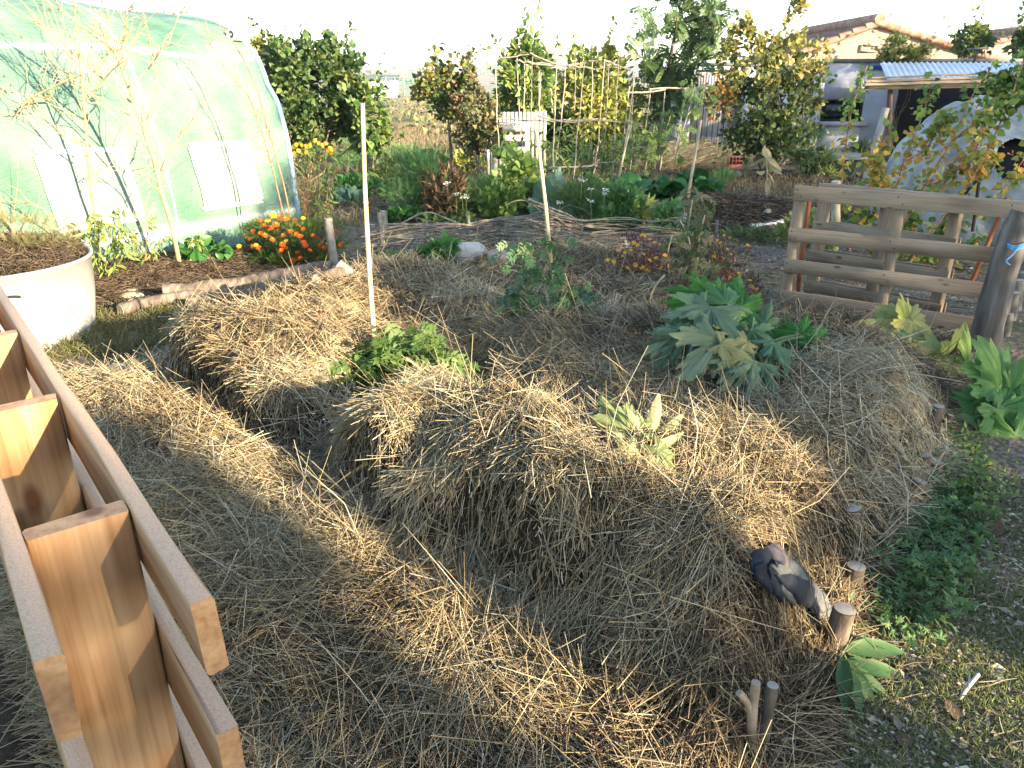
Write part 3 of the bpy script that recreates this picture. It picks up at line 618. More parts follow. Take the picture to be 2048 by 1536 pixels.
# garden wall with pillars and iron railing left of it
gw = thing('garden_wall', 'pale rendered garden wall with square pillars and thin black iron railing behind the big shrub', 'wall', (w0[0], YW, gz))
pxs = [1270, 1352, 1485, 1600]
for i, (a, b_) in enumerate([(1343,1378),(1478,1500)]):
    wbox('pillar', gw, X(a,250,YW-.4), X(b_,250,YW-.4), YW-.45, YW+.0, gz-.2, Z(133,YW), PLASTER)
wbox('panel', gw, X(1378,250,YW), X(1478,250,YW)-.0, YW-.15, YW-.05, gz-.2, Z(150,YW), PLASTER)
wbox('panel', gw, X(1500,250,YW), X(1601,250,YW), YW-.15, YW-.05, gz-.2, Z(150,YW), PLASTER)
wbox('beam', gw, X(1343,130,YW-.4)-.05, X(1600,130,YW), YW-.5, YW+.05, Z(133,YW)+.003, Z(126,YW), CAP)
for a, b_ in [(1279,1343),(1392,1470)]:
    m = MB(); z1 = Z(142,YW-.2)
    m.tube([V(a,142,YW-.2), V(b_,142,YW-.2)], .025, 5); xx = np.arange(X(a,142,YW-.2), X(b_,142,YW-.2), .14)
    for x in xx: m.tube([(x, YW-.2, gz), (x, YW-.2, z1)], .011, 4)
    m.build('railing', BLACKM, gw)
# tiled house behind
TILE = noisemat('clay_tile', [(.16,.085,.06),(.26,.15,.11),(.36,.24,.18)], scale=4, rough=.8, bump=.4)
def gable(name, label, pk, el, er, Y, depth, wm, pitchdrop, tile=.42, vent=False, chimney=None):
    p = V(*pk, Y); l = V(*el, Y); r = V(*er, Y); g = float(Hbase(0, Y))
    t = thing(name, label, 'house', (p[0], Y, g)); m = MB()
    f = [(l[0],Y,g),(r[0],Y,g),(r[0],Y,r[2]),(p[0],Y,p[2]),(l[0],Y,l[2])]; bk = [(a, Y+depth, c) for a, _, c in f]
    m.add(f+bk, [(0,4,9,5),(1,6,7,2)], .5); m.add(f, [(0,1,2,3,4)], .5); m.add(bk, [(4,3,2,1,0)], .5); m.build('wall', wm, t)
    m = MB()
    for a, b_ in [(l, p), (p, r)]:
        a = np.array(a); b_ = np.array(b_); ov = (b_-a)/np.linalg.norm(b_-a)*.35
        if a is not None: pass
        s_, e_ = (a-ov, b_) if a[2] < b_[2] else (a, b_+ov)
        up = np.array([0,0,.10]); Lr = np.linalg.norm(e_-s_); nrow = int(Lr/tile)
        for k in range(nrow):
            lo, hi = (s_, e_) if s_[2] < e_[2] else (e_, s_)
            q0 = lo+(hi-lo)*k/nrow; q1 = lo+(hi-lo)*(k+1.12)/nrow
            # verge tile (half round seen on the edge) and the courses running back
            m.tube([q0+up+[0,-.12,.07], q1+up+[0,-.12,.02]], [.13,.11], 8, True, random.random())
            v = []; nn = int(depth/.22)
            for j in range(nn):
                for w_ in (0, 1):
                    y_ = -.0 + (j+w_*.98)*.22; zz = .05*math.sin(math.pi*w_)+.0
                c0 = np.array([0, j*.22+.11, .0]); 
                v2 = [q0+up+c0+[0,-.1,.03], q0+up+c0+[0,0,.11], q0+up+c0+[0,.1,.03], q1+up+c0+[0,-.1,.0], q1+up+c0+[0,0,.07], q1+up+c0+[0,.1,.0]]
                m.add(v2, [(0,1,4,3),(1,2,5,4)], random.random())
    m.build('tiled_roof', TILE, t)
    m = MB(); m.tube([p+[0,-.25,.26], p+[0,depth,.26]], .2, 10); m.build('ridge', TILE, t)
    if vent:
        v0 = V(1722, 103, Y-.06); v1 = V(1758, 90, Y-.06)
        m = MB(); 
        for a in [((v0+v1)/2+[0,0,(v1[2]-v0[2])/2], (v1[0]-v0[0], .05, .05)), ((v0+v1)/2-[0,0,(v1[2]-v0[2])/2], (v1[0]-v0[0], .05, .05))]: m.box(*a)
        for x in (v0[0], v1[0]): m.box((x, Y-.06, (v0[2]+v1[2])/2), (.05, .046, v1[2]-v0[2]+.04))
        m.build('vent_frame', PALEP, t)
    if chimney:
        c = V(*chimney, Y+1.5); m = MB(); m.box(c+[0,0,-.9], (.9,.7,2.0)); ch = m.build('chimney', wm, t)
        m = MB(); m.box(c+[0,0,.36], (1.1,.9,.12)); m.box(c+[0,0,.72], (1.1,.9,.1)); 
        for dx in (-.45,.45): m.box(c+[dx,0,.545], (.1,.7,.245))
        m.build('chimney_cap', CAP, ch)
gable('tiled_house', 'cream house gable with clay tile verges and rectangular vent above the shed wall', (1752,55), (1590,118), (1990,128), 30, 7, PALEP, 0, vent=True)
gable('tiled_house', 'second peach coloured house at the right edge with a chimney stack', (2150,60), (1905,106), (2500,130), 42, 8, PEACH, 0, chimney=(2085,62))

# far away: white hall, green netting fence, scrub and woods
t = thing('long_white_building', 'distant long white building in the fields left of the young tree', 'building', V(740, 185, 150))
c = V(735, 182, 150); m = MB(); m.box(c+[0,5,.3], (9, 10, 3.0)); m.build('wall', noisemat('white_wall', [(.7,.7,.7),(.8,.8,.8)], scale=1), t)
m = MB(); m.add([c+[-4.7,-.3,1.8], c+[4.7,-.3,1.8], c+[4.7,5,2.8], c+[-4.7,5,2.8], c+[4.7,10.3,1.8], c+[-4.7,10.3,1.8]], [(0,1,2,3),(3,2,4,5)]); m.build('roof', CAP, t)
GREENF = noisemat('green_netting', [(.10,.30,.18),(.16,.40,.26)], scale=3)
t = thing('green_mesh_fence', 'distant green mesh fence panels on posts in the dry fields', 'fence', V(800, 185, 70))
for k in range(7):
    c = V(755+k*18, 190, 70); m = MB(); m.tube([c, c+[0,0,1.5]], .05, 5); m.build('post', GREENF, t)
m = MB(); a = V(755,190,70); b_ = V(863,190,70); 
for k in range(7): m.tube([a+[0,0,.2+.2*k], b_+[0,0,.2+.2*k]], .022, 4)
m.build('mesh', GREENF, t)
SCRUB = leafmat('scrub_leaf', [(0.065,0.091,0.0325),(0.117,0.143,0.052),(0.195,0.182,0.078),(0.26,0.208,0.104)], tr=.2, scale=.5)
m = MB()
for k in range(520):
    y = 34*math.exp(R.uniform(0, 3.2)); x = R.uniform(-.75, .85)*y; s_ = R.uniform(.5, 1.5)*(1+y/240)
    if y < 60 and R.uniform() < .5: continue
    z = float(H(np.array([x]), np.array([y]))[0]); cloud(m, (x, y, z+s_*.5), (s_*1.2, s_, s_*.8), 80, s_*.24, TDW, 8, hue=R.uniform(.1,.9), dh=.15)
tag(m.build('distant_scrub', SCRUB), 'scattered dry bushes over the fields below the hills', 'scrub', kind='stuff')
WOOD = leafmat('far_wood_leaf', [(.03,.045,.02),(.05,.07,.03),(.08,.09,.04)], tr=.1, scale=.05)
m = MB()
for k in range(900):
    u = R.uniform(0, 1)**.8; x = R.uniform(-1500, 1700); y = 900+u*1500; d = 0
    ix = np.clip(np.searchsorted(hx, x), 1, len(hx)-1); iv = min(23, int(u*23)); z = HZ[iv, ix]
    if fbm(x/220, y/260, 77) < -.02 and u < .9: continue
    s_ = R.uniform(7, 15); cloud(m, (x, HY[iv, ix], z+s_*.25), (s_*1.6, s_, s_*.55), 24, s_*.55, TDW, 5, hue=R.uniform(.1,.9), dh=.1)
tag(m.build('distant_wood', WOOD), 'dark woods covering the hills on the horizon', 'wood', kind='stuff')

# ------------------------------------------------------------ background planting
LEAFD = leafmat('dark_green_leaf', [(0.03,0.0675,0.027),(0.06,0.112,0.042),(0.105,0.165,0.0525),(0.21,0.225,0.075)], scale=6)
LEAFM = leafmat('mid_green_leaf', [(0.049,0.098,0.0308),(0.098,0.175,0.049),(0.168,0.252,0.07),(0.28,0.308,0.098)], scale=6)
LEAFY = leafmat('yellow_green_leaf', [(0.091,0.143,0.039),(0.208,0.273,0.065),(0.364,0.39,0.104),(0.468,0.39,0.104)], scale=5)
LEAFA = leafmat('autumn_leaf', [(.10,.13,.035),(.22,.19,.06),(.34,.20,.06),(.24,.10,.04)], scale=5)
LEAFB = leafmat('brown_leaf', [(.04,.025,.02),(.11,.065,.04),(.20,.13,.07)], scale=5, tr=.2)
TWIG = noisemat('twig_bark', [(.07,.05,.035),(.17,.13,.09),(.27,.21,.15)], scale=16, bump=.4)
def shrub(name, label, cat, bpx, Y, blobs, mat, n, size, tm=TDW, stems=6, trunk=.03, group=None, hue=.5, dh=.35, up=.4, hang=0, clump=26, fill=.42, stemmat=None, sub='crown'):
    """blobs: pixel centre, pixel half width, pixel half height; the shrub is rooted at bpx"""
    b_ = V(*bpx, Y); b_[2] = Hs(b_[0], b_[1]); t = thing(name, label, cat, b_, group); m = MB(); cs = []
    tot = sum(q[2]*q[3] for q in blobs); sc = Y/FPX/.93
    for q in blobs:
        c = V(q[0], q[1], Y+(q[4] if len(q) > 4 else 0)); rx, rz = q[2]*sc, q[3]*sc
        cc = cloud(m, c, (rx, min(rx, 1.1)*.8, rz), int(n*q[2]*q[3]/tot), size, tm, max(5, int(clump*math.sqrt(q[2]*q[3]/tot))), up, q[5] if len(q) > 5 else hue, dh, hang, fill=fill)
        cs += list(cc)
    for k in range(max(4, int(clump*.35))):
        i = R.integers(0, len(cs)); cen = np.mean(cs, 0); d = norm((cs[i]-cen)*[1,.6,.8]+[0,0,.35*size*8]); L_ = R.uniform(2.5, 6)*size; nn = 12; q = cs[i]+np.linspace(0, 1, nn)[:, None]*d*L_+R.normal(0, size*.25, (nn, 3)); place(m, tm, q, rdir(nn, .3)+d, rdir(nn, 1), size*R.uniform(.5, 1, nn), np.clip(hue+.3*R.normal(size=nn), 0, 1))
    m.build(sub, mat, t)
    m = MB(); top = [cs[i] for i in R.integers(0, len(cs), stems)]
    m.tube(wander(b_-[0,0,.05], b_*.35+np.mean(cs, 0)*.65, 5, .02*Y/10), np.linspace(trunk, trunk*.5, 5), 7)
    for c in top: m.tube(wander(b_+R.normal(0, .03, 3)*[1,1,0]+[0,0,.02], c, 6, .05*Y/12), np.linspace(trunk*.55, trunk*.15, 6), 5)
    m.build('stems' if trunk < .05 else 'trunk', stemmat or TWIG, t); return t
shrub('leafy_hedge_shrub', 'big dark green lilac-like shrub beyond the far end of the tunnel', 'shrub', (610,330), 15.5,
      [(640,190,75,85),(575,190,60,85),(545,140,40,50,.3,.8),(700,210,40,70),(660,120,24,36),(620,250,90,40),(530,110,22,30,.2,.9),(660,100,10,24),(575,120,16,26,0,.8),(710,150,12,26)], LEAFD, 6800, .12, TOW, 14, .045, clump=80, fill=.30)
shrub('leafy_hedge_shrub', 'small green shrub under the right side of the dark hedge shrub, behind the tall cane', 'shrub', (745,300), 15,
      [(740,245,26,50)], LEAFM, 500, .13, TOW, 5, .02)
def pear():
    Y = 15; b_ = V(905,335,Y); b_[2] = Hs(*b_[:2]); t = thing('young_pear_tree', 'young slender fruit tree with thin leafy upright shoots in the middle of the far garden', 'tree', b_)
    m = MB(); p = stem(m, [b_, V(901,290,Y), V(897,235,Y)], .035, .026, 8)
    tops = [(870,95),(885,130),(905,105),(935,105),(955,95),(850,165),(830,190),(925,150),(860,120),(945,130),(840,150)]; mm = MB()
    for x, y in tops:
        q = stem(m, [V(897,240,Y), V(897+(x-897)*.35, 190, Y+R.normal(0,.1)), V(x,y,Y+R.normal(0,.3))], .014, .004, 5, 14); k = np.arange(3, 14)
        P = np.repeat(q[k], 7, 0)+R.normal(0, .05, (77, 3)); P = P[R.uniform(size=77) < .9]; place(mm, TOW, P, rdir(len(P), .1), rdir(len(P), 1), R.uniform(.07,.14,len(P)), R.uniform(0,.8,len(P))*(1 if x > 860 else 1.1))
    for c, rx, rz, hh in [((880,165),34,24,.8),((915,190),30,30,.5),((880,215),28,24,.4),((845,170),16,20,1.0)]:
        cloud(mm, V(*c, Y), (rx*Y/1400, .4, rz*Y/1400), 190, .10, TOW, 12, hue=hh*.6, dh=.3)
    m.build('trunk', TWIG, t); mm.build('crown', leafmat('pear_leaf', [(.04,.075,.03),(.09,.14,.04),(.22,.21,.06),(.30,.13,.06)], scale=6), t)
pear()
shrub('dark_shrub', 'brownish drying shrub between the young tree and the white picket pallets', 'shrub', (965,310), 14.5,
      [(955,220,36,45),(975,265,30,40),(935,290,22,30,0,.2)], leafmat('drying_leaf', [(.04,.06,.025),(.10,.12,.045),(.20,.17,.08),(.24,.14,.08)], scale=5), 1700, .10, TDW, 9, .025)
for i, (x0, y0, y1, w_, h_, lab) in enumerate([(1048,165,300,44,95,'tall bright laurel bush left of the bean poles, with a spiky top shoot'),(1190,190,300,80,90,'broad yellow green laurel bush behind the bean poles'),(1130,250,310,60,50,'low dark laurel bush between the two taller laurels')]):
    bl = [(x0,y0,w_,h_*.62),(x0-w_*.3,y0+h_*.4,w_*.8,h_*.5),(x0+w_*.3,y0+h_*.4,w_*.8,h_*.5)]
    bl += [(x0+dx, y0-h_*.72, 10, 22) for dx in ([-8, 18] if i == 0 else [-40, -10, 30] if i == 1 else [])]
    shrub('laurel_bush', lab, 'bush', (x0, y1), 17+.6*i, bl, [LEAFM, LEAFY, LEAFD][i], [3000, 4200, 1400][i], .16, TO, 9, .04, 'laurel bushes behind the bean poles', clump=50, hue=.55)
def robinia():
    Y = 17.5; b_ = V(1320,300,Y); b_[2] = Hs(*b_[:2]); t = thing('feathery_tree', 'tall feathery leaved tree leaning right, cut by the top of the photo', 'tree', b_); m = MB(); mm = MB()
    TPW = T_pinnate(7, .5, .28)
    main = stem(m, [b_, V(1322,240,Y), V(1335,150,Y), V(1352,60,Y), V(1385,-50,Y), V(1400,-120,Y)], .06, .015, 8)
    for x0, y0, x1, y1, nn in [(1330,200,1292,40,90),(1335,180,1270,100,60),(1340,150,1430,20,110),(1345,130,1442,30,80),(1340,170,1410,100,80),(1350,80,1345,-40,70),(1352,60,1415,0,80),(1335,190,1305,140,80),(1335,200,1365,150,90),(1325,250,1300,190,60),(1330,230,1370,200,60),(1365,10,1385,-60,80),(1370,0,1340,-30,50)]:
        q = stem(m, [V(x0,y0,Y), V((x0+x1)/2+6,(y0+y1)/2+4,Y+R.normal(0,.2)), V(x1,y1,Y+R.normal(0,.5))], .018, .004, 5, 12)
        k = R.integers(2, 12, nn); P = q[k]+R.normal(0, .13, (nn,3)); place(mm, TPW, P, rdir(nn, .2), rdir(nn, 1.2), R.uniform(.22,.40,nn), np.clip(R.normal(.45,.25,nn), 0, 1))
    m.build('trunk', TWIG, t); mm.build('crown', leafmat('robinia_leaf', [(.06,.11,.05),(.10,.17,.07),(.18,.25,.09)], scale=2, tr=.4), t)
robinia()
BS = leafmat('vine_shrub_leaf', [(.04,.075,.027),(.09,.14,.045),(.17,.20,.065),(.27,.27,.085),(.34,.28,.10)], scale=5)
shrub('vine_covered_shrub', 'large round leaved shrub with golder leaves at the top, before the garden wall', 'shrub', (1540,320), 16,
      [(1545,225,75,70,0,.25),(1590,190,45,60,0,.3),(1490,240,40,55,0,.15),(1530,150,55,45,0,.55),(1580,120,40,40,0,.7),(1550,275,50,30,0,.15),(1490,95,20,35,0,.75),(1455,120,18,30,0,.6),(1620,170,20,40,0,.8),(1535,100,26,30,0,.8),(1640,120,12,30,0,.9),(1540,290,74,34,0,.15),(1590,45,20,50,0,.85),(1480,75,16,36,0,.8),(1455,95,12,34,0,.7)], BS, 4300, .11, TOW, 14, .05, dh=.25, clump=90, fill=.30)  # leaf hue goes to gold in the upper blobs
shrub('yellow_vine', 'yellow leaved vine on the iron railing beside the garden wall', 'vine', (1470,290), 20, [(1465,170,14,20),(1440,200,24,26,0,.7)], LEAFA, 500, .12, TOW, 6, .015, dh=.3)
shrub('small_dark_tree', 'small dark open tree standing between the two house roofs', 'tree', (1950,130), 27, [(1948,85,28,20),(1935,95,18,12),(1960,70,14,10)], LEAFD, 520, .22, TDW, 8, .06, clump=20)
shrub('dark_conifer_branch', 'dark foliage at the right picture edge below the chimney', 'tree', (2060,130), 26, [(2055,95,22,22)], LEAFD, 420, .22, TDW, 5, .06)
shrub('climbing_greenery', 'climbing greenery spilling over the top of the shed wall', 'vine', (1805,150), 20.6, [(1785,100,22,20),(1815,112,24,14),(1845,108,18,12)], LEAFD, 900, .12, TP, 7, .02, hue=.7)
# bare bushes above the tunnel
for i, (x, y, dx, lab) in enumerate([(265,30,-10,'bare reddish twigs rising above the tunnel roof, left bunch'),(345,25,10,'bare reddish twigs rising above the tunnel roof, right bunch')]):
    Y = 16; b_ = V(x, 330, Y); b_[2] = Hs(*b_[:2]); t = thing('bare_bush', lab, 'bush', b_, 'bare bushes behind the tunnel'); m = MB(); t0 = V(x, 60, Y)
    m.tube(wander(b_, t0, 6, .05), np.linspace(.05, .02, 6), 6)
    for k in range(60):
        a = t0+R.normal(0, .1, 3); e_ = V(x+R.normal(dx, 45), y-R.uniform(-10, 60), Y+R.normal(0, .4)); m.tube(wander(a, e_, 5, .05), np.linspace(.009, .003, 5), 4)
    m.build('twigs', noisemat('red_twig', [(.20,.10,.07),(.36,.22,.16)], scale=8), t)
# white picket pallets in the far garden
WPAINT = noisemat('grey_white_wood', [(.36,.33,.29),(.55,.52,.47),(.66,.63,.58)], scale=6, stretch=(1,1,.3), rough=.8, bump=.3)
Y = 14.5; b_ = V(1030, 300, Y); b_[2] = Hs(*b_[:2]); t = thing('upright_pallet', 'pale weathered pallet standing upright left of the bean poles', 'pallet', b_)
for x in (988, 1020, 1052): m = MB(); a = V(x, 300, Y+.08); a[2] = b_[2]; m.tube([a, V(x, 252, Y+.08)], .045, 4); m.build('stringer', WPAINT, t)
for y in (300, 276, 256): a = V(985, y, Y); c = V(1056, y, Y); m = MB(); m.box((a+c)/2, (c[0]-a[0], .025, .11)); m.build('deck_board', WPAINT, t)
m = MB(); a = V(985, 246, Y+.2); c = V(1056, 246, Y+.2); m.box((a+c)/2, (c[0]-a[0]+.1, .5, .03)); m.build('top_board', WPAINT, t)
m = MB(); a = V(985, 285, Y+.4); c = V(1056, 285, Y+.4); m.box((a+c)/2-[0,0,.05], (c[0]-a[0]-.1, .04, .5)); m.build('painted_inside_shade', DARK, t)  # dark board standing in for the shade behind the slats
Y = 15.6; b_ = V(1045, 290, Y); b_[2] = Hs(*b_[:2]); t = thing('picket_fence', 'short run of white pickets behind the upright pallet', 'fence', b_)
for k, x in enumerate(np.arange(975, 1096, 8.2)): m = MB(); a = V(x, 255, Y); a[2] = b_[2]; c = V(x, 224, Y); m.box((a+c)/2, (.06, .02, c[2]-a[2])); m.build('picket', WPAINT, t)
m = MB(); a = V(972, 238, Y+.04); c = V(1098, 238, Y+.04); m.box((a+c)/2, (c[0]-a[0], .03, .06)); m.build('rail', WPAINT, t)
#==PART5==
# ------------------------------------------------------------ beds, edging and plants of the middle distance
STICK = noisemat('stick_bark', [(.10,.075,.05),(.24,.19,.14),(.34,.29,.23)], scale=12, bump=.6, rough=.9)
GREYST = noisemat('grey_stick', [(.10,.092,.08),(.20,.185,.16),(.30,.28,.25)], scale=14, bump=.7, rough=.9)
CUT = noisemat('cut_wood', [(.16,.14,.12),(.26,.235,.20),(.34,.31,.26)], scale=16, bump=.3)
CANE = noisemat('bamboo', [(.50,.36,.16),(.66,.52,.27),(.74,.62,.38)], scale=7, rough=.45, bump=.1)
CANEG = noisemat('old_cane', [(.22,.19,.14),(.36,.31,.23),(.46,.41,.32)], scale=9, rough=.7, bump=.2)
def Tb(px, py):
    p = T(px, py); return p
# wattle edging
wt = thing('wattle_edging', 'low woven wattle edging of thin rods around grey stakes, in front of the vegetable bed', 'edging', Tb(960, 500))
stk = [(763,505,425,7),(857,500,440,5),(940,500,430,5),(1005,490,435,4),(1095,500,440,5),(1165,505,438,6),(1255,500,470,5),(1345,505,470,5),(1410,500,460,5),(1437,495,440,5)]
sp = []
for x, yb_, yt_, w_ in stk:
    b_ = Tb(x, yb_); q = V(x-4, yt_, b_[1]); r_ = w_*b_[1]/FPX*.62; m = MB(); m.tube(wander(b_-[0,0,.08], q, 4, .006), np.linspace(r_*1.1, r_, 4), 7, jit=.08); m.build('stake', GREYST, wt, smooth=True); sp.append(b_)
sp = np.array(sp)
for k in range(44):
    i0 = R.integers(0, 5); i1 = min(len(sp)-1, i0+R.integers(3, 6)); zz = R.uniform(.02, .33); pts = []
    for i in range(i0, i1+1):
        sd = .03 if (i+k) % 2 else -.03; pts.append(sp[i]+[R.normal(0,.01), sd, zz+R.normal(0,.018)])
        if i < i1: pts.append((sp[i]+sp[i+1])/2+[0, 0, zz+R.normal(0,.02)])
    a = pts[0]-(pts[1]-pts[0])*R.uniform(.3,.9); pts = [a]+pts; rr = R.uniform(.005, .011); m = MB(); m.tube(smoothline(pts, 3*len(pts)), np.linspace(rr, rr*.5, 3*len(pts)), 5); m.build('rod', [STICK, GREYST][k % 2], wt, smooth=True)
for pts in [[(790,455),(850,425),(900,440),(990,475),(1060,490)],[(700,500),(830,470),(900,462),(1000,478)],[(760,520),(800,500),(850,492),(930,500)],[(830,468),(870,462),(930,455),(1010,490)],[(1090,455),(1165,452),(1260,478),(1330,500)]]:
    Yw = sp[3][1]-.08; m = MB(); q = smoothline(VP(pts, Yw), 16); m.tube(q, np.linspace(.012, .006, 16), 6); m.build('rod', GREYST, wt, smooth=True)
# stakes of the bed corner (left of the wattle)
def stakeobj(label, x, yb_, xt, yt_, w_, mat=STICK, cat='stake', name='wooden_stake', sides=10, group=None, dY=0, cut=True, r2=.9):
    b_ = Tb(x, yb_); q = V(xt, yt_, b_[1]+dY); r_ = w_*.5*b_[1]/FPX*1.0/.93; t = thing(name, label, cat, b_, group)
    ax = norm(q-b_); m = MB(); pts = wander(b_-ax*.12, q, 7, r_*.06); m.tube(pts, np.linspace(r_, r_*r2, 7), sides, False, jit=.05); m.build('shaft', mat, t, smooth=True)
    m = MB(); bb = norm(np.cross(ax, [1,0,.1])); cc = np.cross(ax, bb); th = np.arange(sides*2)*math.pi/sides; rim = [pts[-1]+(bb*math.cos(a)+cc*math.sin(a))*r_*r2*R.uniform(.96,1.02) for a in th]
    m.add(rim+[pts[-1]+ax*r_*.10], [(i, (i+1) % (2*sides), 2*sides) for i in range(2*sides)], .5); m.build('cut_end', CUT, t); return t
stakeobj('short yellow brown stake at the left end of the wattle', 762, 498, 762, 450, 13, CANE)
stakeobj('short thick bleached stake just behind the yellow brown one', 768, 470, 767, 422, 15, GREYST)
stakeobj('pale leaning stake beside the orange marigolds', 672, 548, 656, 437, 17, GREYST)
stakeobj('grey angular log lying from the pale stake towards the straw', 728, 572, 676, 530, 26, GREYST, 'log', 'short_log')
# logs on the left
def logobj(label, pts, w_, mat=STICK, dz=.085):
    P = []
    for x, y in pts: q = Tb(x, y); P.append(q+[0,0,dz])
    r_ = w_*.5*np.mean([q[1] for q in P])/FPX/.93; t = thing('log', label, 'log', P[0], 'logs lying by the tunnel bank'); m = MB(); q = smoothline(P, 24); q[:,2] += R.normal(0, .004, 24)
    m.tube(q, np.linspace(r_, r_*.75, 24)*(1+R.normal(0, .05, 24)), 14, True, jit=.05); m.build('bark', mat, t, smooth=True)
    for e, f, kk in ((q[0], q[1], 1), (q[-1], q[-2], .75)):
        ax = norm(e-f); m = MB(); m.tube([e, e+ax*.004], [r_*kk*.95, r_*kk*.9], 12); m.build('cut_end', CUT, t)
    return t
LOGB = noisemat('log_bark', [(.05,.038,.03),(.115,.09,.072),(.21,.17,.14)], scale=9, bump=1, rough=.9, stretch=(3,1,1))
logobj('rear log with a snapped white twig stub, against the tunnel bank', [(330,607),(480,590),(565,568),(665,548)], 30, LOGB)
logobj('middle log of the row, running to the straw', [(245,640),(330,618),(480,600),(640,575),(715,558)], 24, LOGB, .075)
logobj('front log with a pale broken end', [(380,628),(480,610),(635,584)], 24, LOGB, .08)
# rocks
def rock(name, label, px, py, w_, h_, mat, seed, flat=.8, cat='rock'):
    b_ = Tb(px, py); s_ = b_[1]/FPX/.93; rx, rz = w_*s_/2, h_*s_/2; th, ph = np.meshgrid(np.linspace(0, 2*math.pi, 28), np.linspace(0, math.pi, 16))
    rr = np.stack([np.cos(th)*np.sin(ph), np.sin(th)*np.sin(ph), np.cos(ph)], -1).reshape(-1, 3); rg = np.random.default_rng(seed)
    s1 = np.ones(len(rr))
    for k in range(13):
        d = norm(rg.normal(size=3)); c = rg.uniform(.62, .9); s1 = np.minimum(s1, c/np.maximum(rr@d, .05)+ .0)
    v = rr*np.minimum(s1, 1.05)[:, None]*[rx, rx*.85, rz]*1.12 + b_ + [0, rx*.3, rz*.7]; I = np.arange(th.size).reshape(th.shape); m = MB()
    m.add(v, np.stack([I[:-1,:-1], I[:-1,1:], I[1:,1:], I[1:,:-1]], -1).reshape(-1,4)); return tag(m.build(name, mat, None, b_, smooth=False), label, cat)
ROCKW = noisemat('white_limestone', [(.24,.23,.18),(.42,.40,.34),(.55,.53,.46)], scale=5, bump=.6, bdist=.02)
ROCKB = noisemat('brown_stone', [(.14,.11,.09),(.27,.22,.18),(.36,.30,.26)], scale=6, bump=.6)
rock('rock', 'white angular limestone rock at the back edge of the straw', 944, 540, 72, 62, ROCKW, 3)
rock('rock', 'brown stone half hidden to the right of the white rock', 995, 536, 50, 38, ROCKB, 5)
rock('rock', 'pale block on the ground beneath the red hollow brick', 1468, 358, 24, 18, ROCKW, 8)
for k, (x, y, w_, h_) in enumerate([(266,612,36,16),(262,598,44,12),(262,588,44,10)]):
    rock('flat_stone', ['thick pale stone at the bottom of the little pile behind the grey tub','thin tan stone in the middle of the little pile behind the grey tub','topmost thin tan slab of the little pile behind the grey tub'][k], x, y, w_, h_, noisemat('tan_stone', [(.35,.28,.20),(.52,.43,.32)], scale=9), 11+k, cat='stone')
rock('flat_stone', 'small dark stone lying on the brown straw heap in the back', 1535, 430, 18, 12, ROCKB, 21, cat='stone')
# red hollow brick
b_ = Tb(1470, 345); t = thing('hollow_brick', 'red hollow brick standing in dry grass before the big shrub', 'brick', b_); s_ = b_[1]/FPX/.93; RED = noisemat('terracotta', [(.35,.12,.08),(.48,.2,.14)], scale=9)
w_, h_ = 24*s_, 26*s_; m = MB(); m.box(b_+[0,.1,h_*.25], (w_, .2, h_*.5)); m.build('lower_block', RED, t); m = MB(); z0 = h_*.5
for i in range(5): m.box(b_+[-w_/2+w_*i/4, .1, z0+h_*.25], (w_*.05, .2, h_*.5))
for i in range(3): m.box(b_+[0, .1, z0+h_*.25*i+.003], (w_*.99, .196, h_*.05))
m.build('cell_grid', RED, t); m = MB(); m.box(b_+[0,.19,z0+h_*.25], (w_*.97,.01,h_*.46)); m.build('painted_cell_shade', DARK, t)  # dark sheet standing in for the shade in the brick's cells

# canes standing in the straw
def cane(label, pts, mat, w_, group='canes standing in the straw'):
    b_ = Tb(*pts[-1]); P = [V(x, y, b_[1]+dy) for (x, y), dy in zip(pts, np.linspace(-.05, 0, len(pts)))]; q = smoothline(P[::-1], 30)
    r_ = w_*.5*b_[1]/FPX/.93; t = thing('bamboo_cane', label, 'cane', b_, group); m = MB(); rr = np.linspace(r_*1.1, r_*.8, 30); m.tube(q, rr, 9); m.build('shaft', mat, t, smooth=True)
    m = MB()
    for k in range(3, 28, 5): m.tube([q[k]-[0,0,.006], q[k], q[k]+[0,0,.006]], [rr[k]*.9, rr[k]*1.25, rr[k]*.9], 9)
    m.build('node', mat, t, smooth=True); return t
cane('tall pale bamboo cane left of centre rising from the green plant', [(725,207),(730,380),(740,560),(752,730)], CANE, 9)
cane('shorter bamboo cane with tomato leaves tied to it, right of the white rock', [(1072,255),(1090,400),(1102,520),(1115,640)], CANE, 7)
cane('thin cane at the back right, among withered tomato stems', [(1402,240),(1385,340),(1372,420),(1350,560)], CANEG, 6)
cane('thin leaning cane from the vegetable bed to the herbs', [(1262,250),(1245,320),(1230,400)], CANEG, 4)

